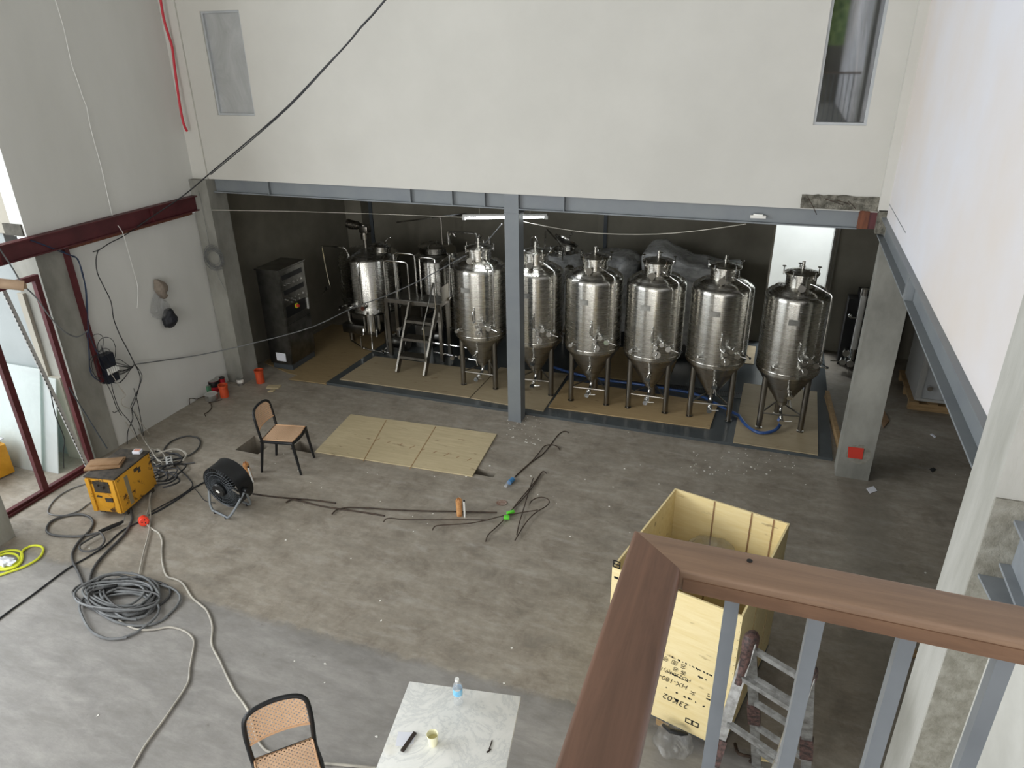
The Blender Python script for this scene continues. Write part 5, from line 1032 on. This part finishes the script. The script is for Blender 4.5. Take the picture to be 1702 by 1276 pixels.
def on_front(px, py):   # the point of the crate's front board behind this spot, in the crate's own axes
    n = (tm.to_3x3() @ Vector((0, -1, 0))); p0 = tm @ Vector((0, -D/2-th/2-.002, 0)); d = ray(px, py); o_ = Vector((0, 0, H)); k = (p0-o_).dot(n)/d.dot(n); return ti @ (o_+d*k)
FN = []
for (txt, px, py, s) in (('23K02', 1124, 1165, .075), ('HX-180-', 1120, 1133, .06), ('HD2304(7)13', 1121, 1120, .045), ('女', 1152, 1152, .045), ('客 名', 1130, 1115, .045), ('名 图 号', 1122, 1101, .05)):
    cu = bpy.data.curves.new('handwriting', 'FONT'); cu.body = txt; cu.size = s; cu.align_x = 'CENTER'; cu.align_y = 'CENTER'; cu.shear = .25; cu.extrude = .0006; cu.offset = -.0006
    o = bpy.data.objects.new('handwriting', cu); COL.objects.link(o); o.parent = t; q = on_front(px, py); o.location = (q.x, q.y, q.z)
    o.rotation_euler = (Matrix.Rotation(PI/2, 4, 'X') @ Matrix.Rotation(PI+.03*math.sin(px), 4, 'Z')).to_euler(); cu.materials.append(MT['black']); FN.append(o)
bpy.context.view_layer.update(); dg = bpy.context.evaluated_depsgraph_get()
for o in FN:
    me = bpy.data.meshes.new_from_object(o.evaluated_get(dg)); n_ = bpy.data.objects.new('handwriting', me); COL.objects.link(n_); n_.parent = t; n_.location = o.location; n_.rotation_euler = o.rotation_euler
    if not me.materials: me.materials.append(MT['black'])
    bpy.data.objects.remove(o)
random.seed(2); b = B()
def smear(p0, p1, n, smin=.006, smax=.022):
    for k in range(n):
        f_ = (k+random.uniform(.1, .6))/n; q = on_front(p0[0]+(p1[0]-p0[0])*f_, p0[1]+(p1[1]-p0[1])*f_)
        if random.random() < .2: continue
        b.box((q.x, q.y+.001, q.z), (random.uniform(smin, smax), .002, random.uniform(.006, .014)), M=Matrix.Rotation(random.uniform(-.7, .7), 4, 'Y'))
smear((1109, 1088), (1185, 1124), 13); smear((1109, 1116), (1146, 1134), 9); smear((1100, 1139), (1178, 1178), 13); smear((1150, 1119), (1176, 1131), 5); smear((1178, 1141), (1177, 1166), 5, .012, .03); smear((1145, 1160), (1152, 1165), 2, .03, .04)
b.obj('ink_strokes', 'black', t)
b = B(); q = on_front(1150, 1201)
for dx in (-.025, .025):
    for (cx_, cz_, w_, h_) in ((0, .02, .05, .008), (0, -.02, .05, .008), (-.022, 0, .008, .04), (.022, 0, .008, .04)): b.box((q.x+dx+cx_, q.y+.001, q.z+cz_), (w_, .002, h_))
b.obj('stencil_mark', 'black', t)
b = B(); q = on_front(1025, 938)
for (cx_, cz_, w_, h_) in ((0, .028, .05, .008), (0, 0, .05, .008), (0, -.028, .05, .008), (-.024, 0, .008, .06), (.024, 0, .008, .06)): b.box((q.x+cx_, q.y+.001, q.z+cz_), (w_, .002, h_))
for (px, py) in ((1024, 960), (1024, 990), (1023, 1000)): q = on_front(px, py); b.box((q.x, q.y+.001, q.z), (.03, .002, .018))
b.obj('stencil_mark', 'black', t)
q = fl(1180, 915, 1.0); b = B(); b.sphere((q.x, q.y, 1.0), .15, 1.2, 1.0, .6, jit=.22, u=40, v=22); tag(b.obj('plastic_film', 'bagclear'), 'bunched clear plastic film inside the open crate', 'plastic film')
q = fl(1118, 1246, .0); t = thing('plastic_bag', 'clear plastic bag with a black print on the floor at the foot of the crate', 'bag', (q.x, q.y, 0), world=False)
b = B(); b.sphere((0, 0, .10), .14, 1.0, 1.0, .7, jit=.18, seed=6, u=36, v=20); b.obj('bag_film', 'bagclear', t)
b = B(); b.tube([(-.09, .04, .18), (-.03, -.01, .2), (.05, .0, .195), (.09, .02, .18)], [.012, .02, .02, .01], 8, smooth=0); b.obj('black_print', 'black', t)
# ------------------------------------------------------------------ folding ladder
t = thing('folding_ladder', 'paint-splashed folding aluminium ladder with taped hinges standing beside the crate', 'ladder', (.34, 3.3, 0))
hl, hr = Vector((.19, 3.37, 1.6)), Vector((.50, 3.215, 1.6)); dv = Vector((.47, .88, 0))*.45
acr = (hr-hl).normalized()
for h_ in (hl, hr):
    for sg in (-1, 1):
        ft = Vector((h_.x, h_.y, 0))+dv*sg; b = B(); b.bar(h_, ft+Vector((0, 0, .02)), .028, .06); s_ = b.obj('stile', 'al', t)
        b = B(); m0, m1 = h_.lerp(ft, .40), h_.lerp(ft, .53); b.bar(m0, m1, .045, .075); b.obj('mid_hinge', 'tape', t)
        b = B(); b.box(ft+Vector((0, 0, .0125)), (.06, .08, .025)); b.obj('rubber_foot', 'black', s_)
    b = B(); u_ = dv.normalized(); up = Vector((0, 0, 1))
    b.tube([h_-dv*.17-up*.27, h_-dv*.08-up*.12, h_-u_*.03+up*.01, h_+up*.035, h_+u_*.03+up*.01, h_+dv*.06-up*.07], [.026, .032, .036, .036, .034, .028], 10, smooth=2); b.obj('top_hinge', 'tape', t)
for sg, fs in ((-1, (.14, .33, .52, .71, .88)), (1, (.04, .22, .38, .55, .73, .88))):
    for f_ in fs:
        b = B(); P = hl.lerp(Vector((hl.x, hl.y, 0))+dv*sg, f_); Q = hr.lerp(Vector((hr.x, hr.y, 0))+dv*sg, f_); b.bar(P+acr*.014, Q-acr*.014, .03, .032); b.obj('rung', 'al', t)
P = hl.lerp(Vector((hl.x, hl.y, 0))-dv, .47); Q = hl.lerp(Vector((hl.x, hl.y, 0))-dv, .42); b = B(); b.bar(P-Vector((.004, .004, 0)), Q-Vector((.004, .004, 0)), .034, .066); b.obj('green_marking', mat('lime_mark', 'b6dc2c', None, .5), t)
# ------------------------------------------------------------------ railing of the mezzanine
t = thing('mezzanine_railing', 'hardwood handrail on grey square steel balusters, mitred at the corner in the foreground', 'railing', (-.075, .655, 3.15))
zt, zb = 4.18, 4.15; x0, x1, y0, y1 = -.108, -.046, .650, .706
def rbar(pts, name, m):
    b = B(); b.poly([(x, y, zb) for x, y in pts], zt-zb)
    es = [e for e in b.bm.edges if abs((e.verts[0].co.z-e.verts[1].co.z)) < 1e-5 and (e.verts[0].co-e.verts[1].co).length > .3]
    bmesh.ops.bevel(b.bm, geom=es, offset=.005, segments=3, affect='EDGES', profile=.5); return b.obj(name, m, t)
rx_ = rbar([(x0, y1), (x1, y0), (1.19, y0), (1.19, y1)], 'handrail', 'wood_x'); rbar([(x0-.0, y1), (x0, -1.4), (x1, -1.4), (x1, y0)], 'handrail', 'wood_y')
b = B(); b.b2(x1+.004, 1.185, y0-.0015, y0+.004, zb+.002, zb+.019); b.obj('handrail_side_tone', 'wood_side', t)  # added strip, no separate part; its browner colour paints light reflected off the side
b = B(); q = fl(1246, 932, zt); b.cyl((q.x, q.y, zt-.004), (q.x, q.y, zt+.0006), .0032, n=12); b.obj('screw_hole', 'black', rx_)
b = B(); b.b2(x0+.02, 1.185, .666, .690, zb-.008, zb-.0005); b.b2(-.088, -.062, -1.4, .665, zb-.008, zb-.0005); b.obj('top_flat_bar', 'railgrey', t)
for k in range(13):
    x = .012+k*.0885; b = B(); b.b2(x-.008, x+.008, .670, .686, 3.15, zb-.008); b.obj('baluster', 'railgrey', t)
for k in range(20):
    y = .60-k*.09; b = B(); b.b2(-.083, -.067, y-.008, y+.008, 3.15, zb-.008); b.obj('baluster', 'railgrey', t)
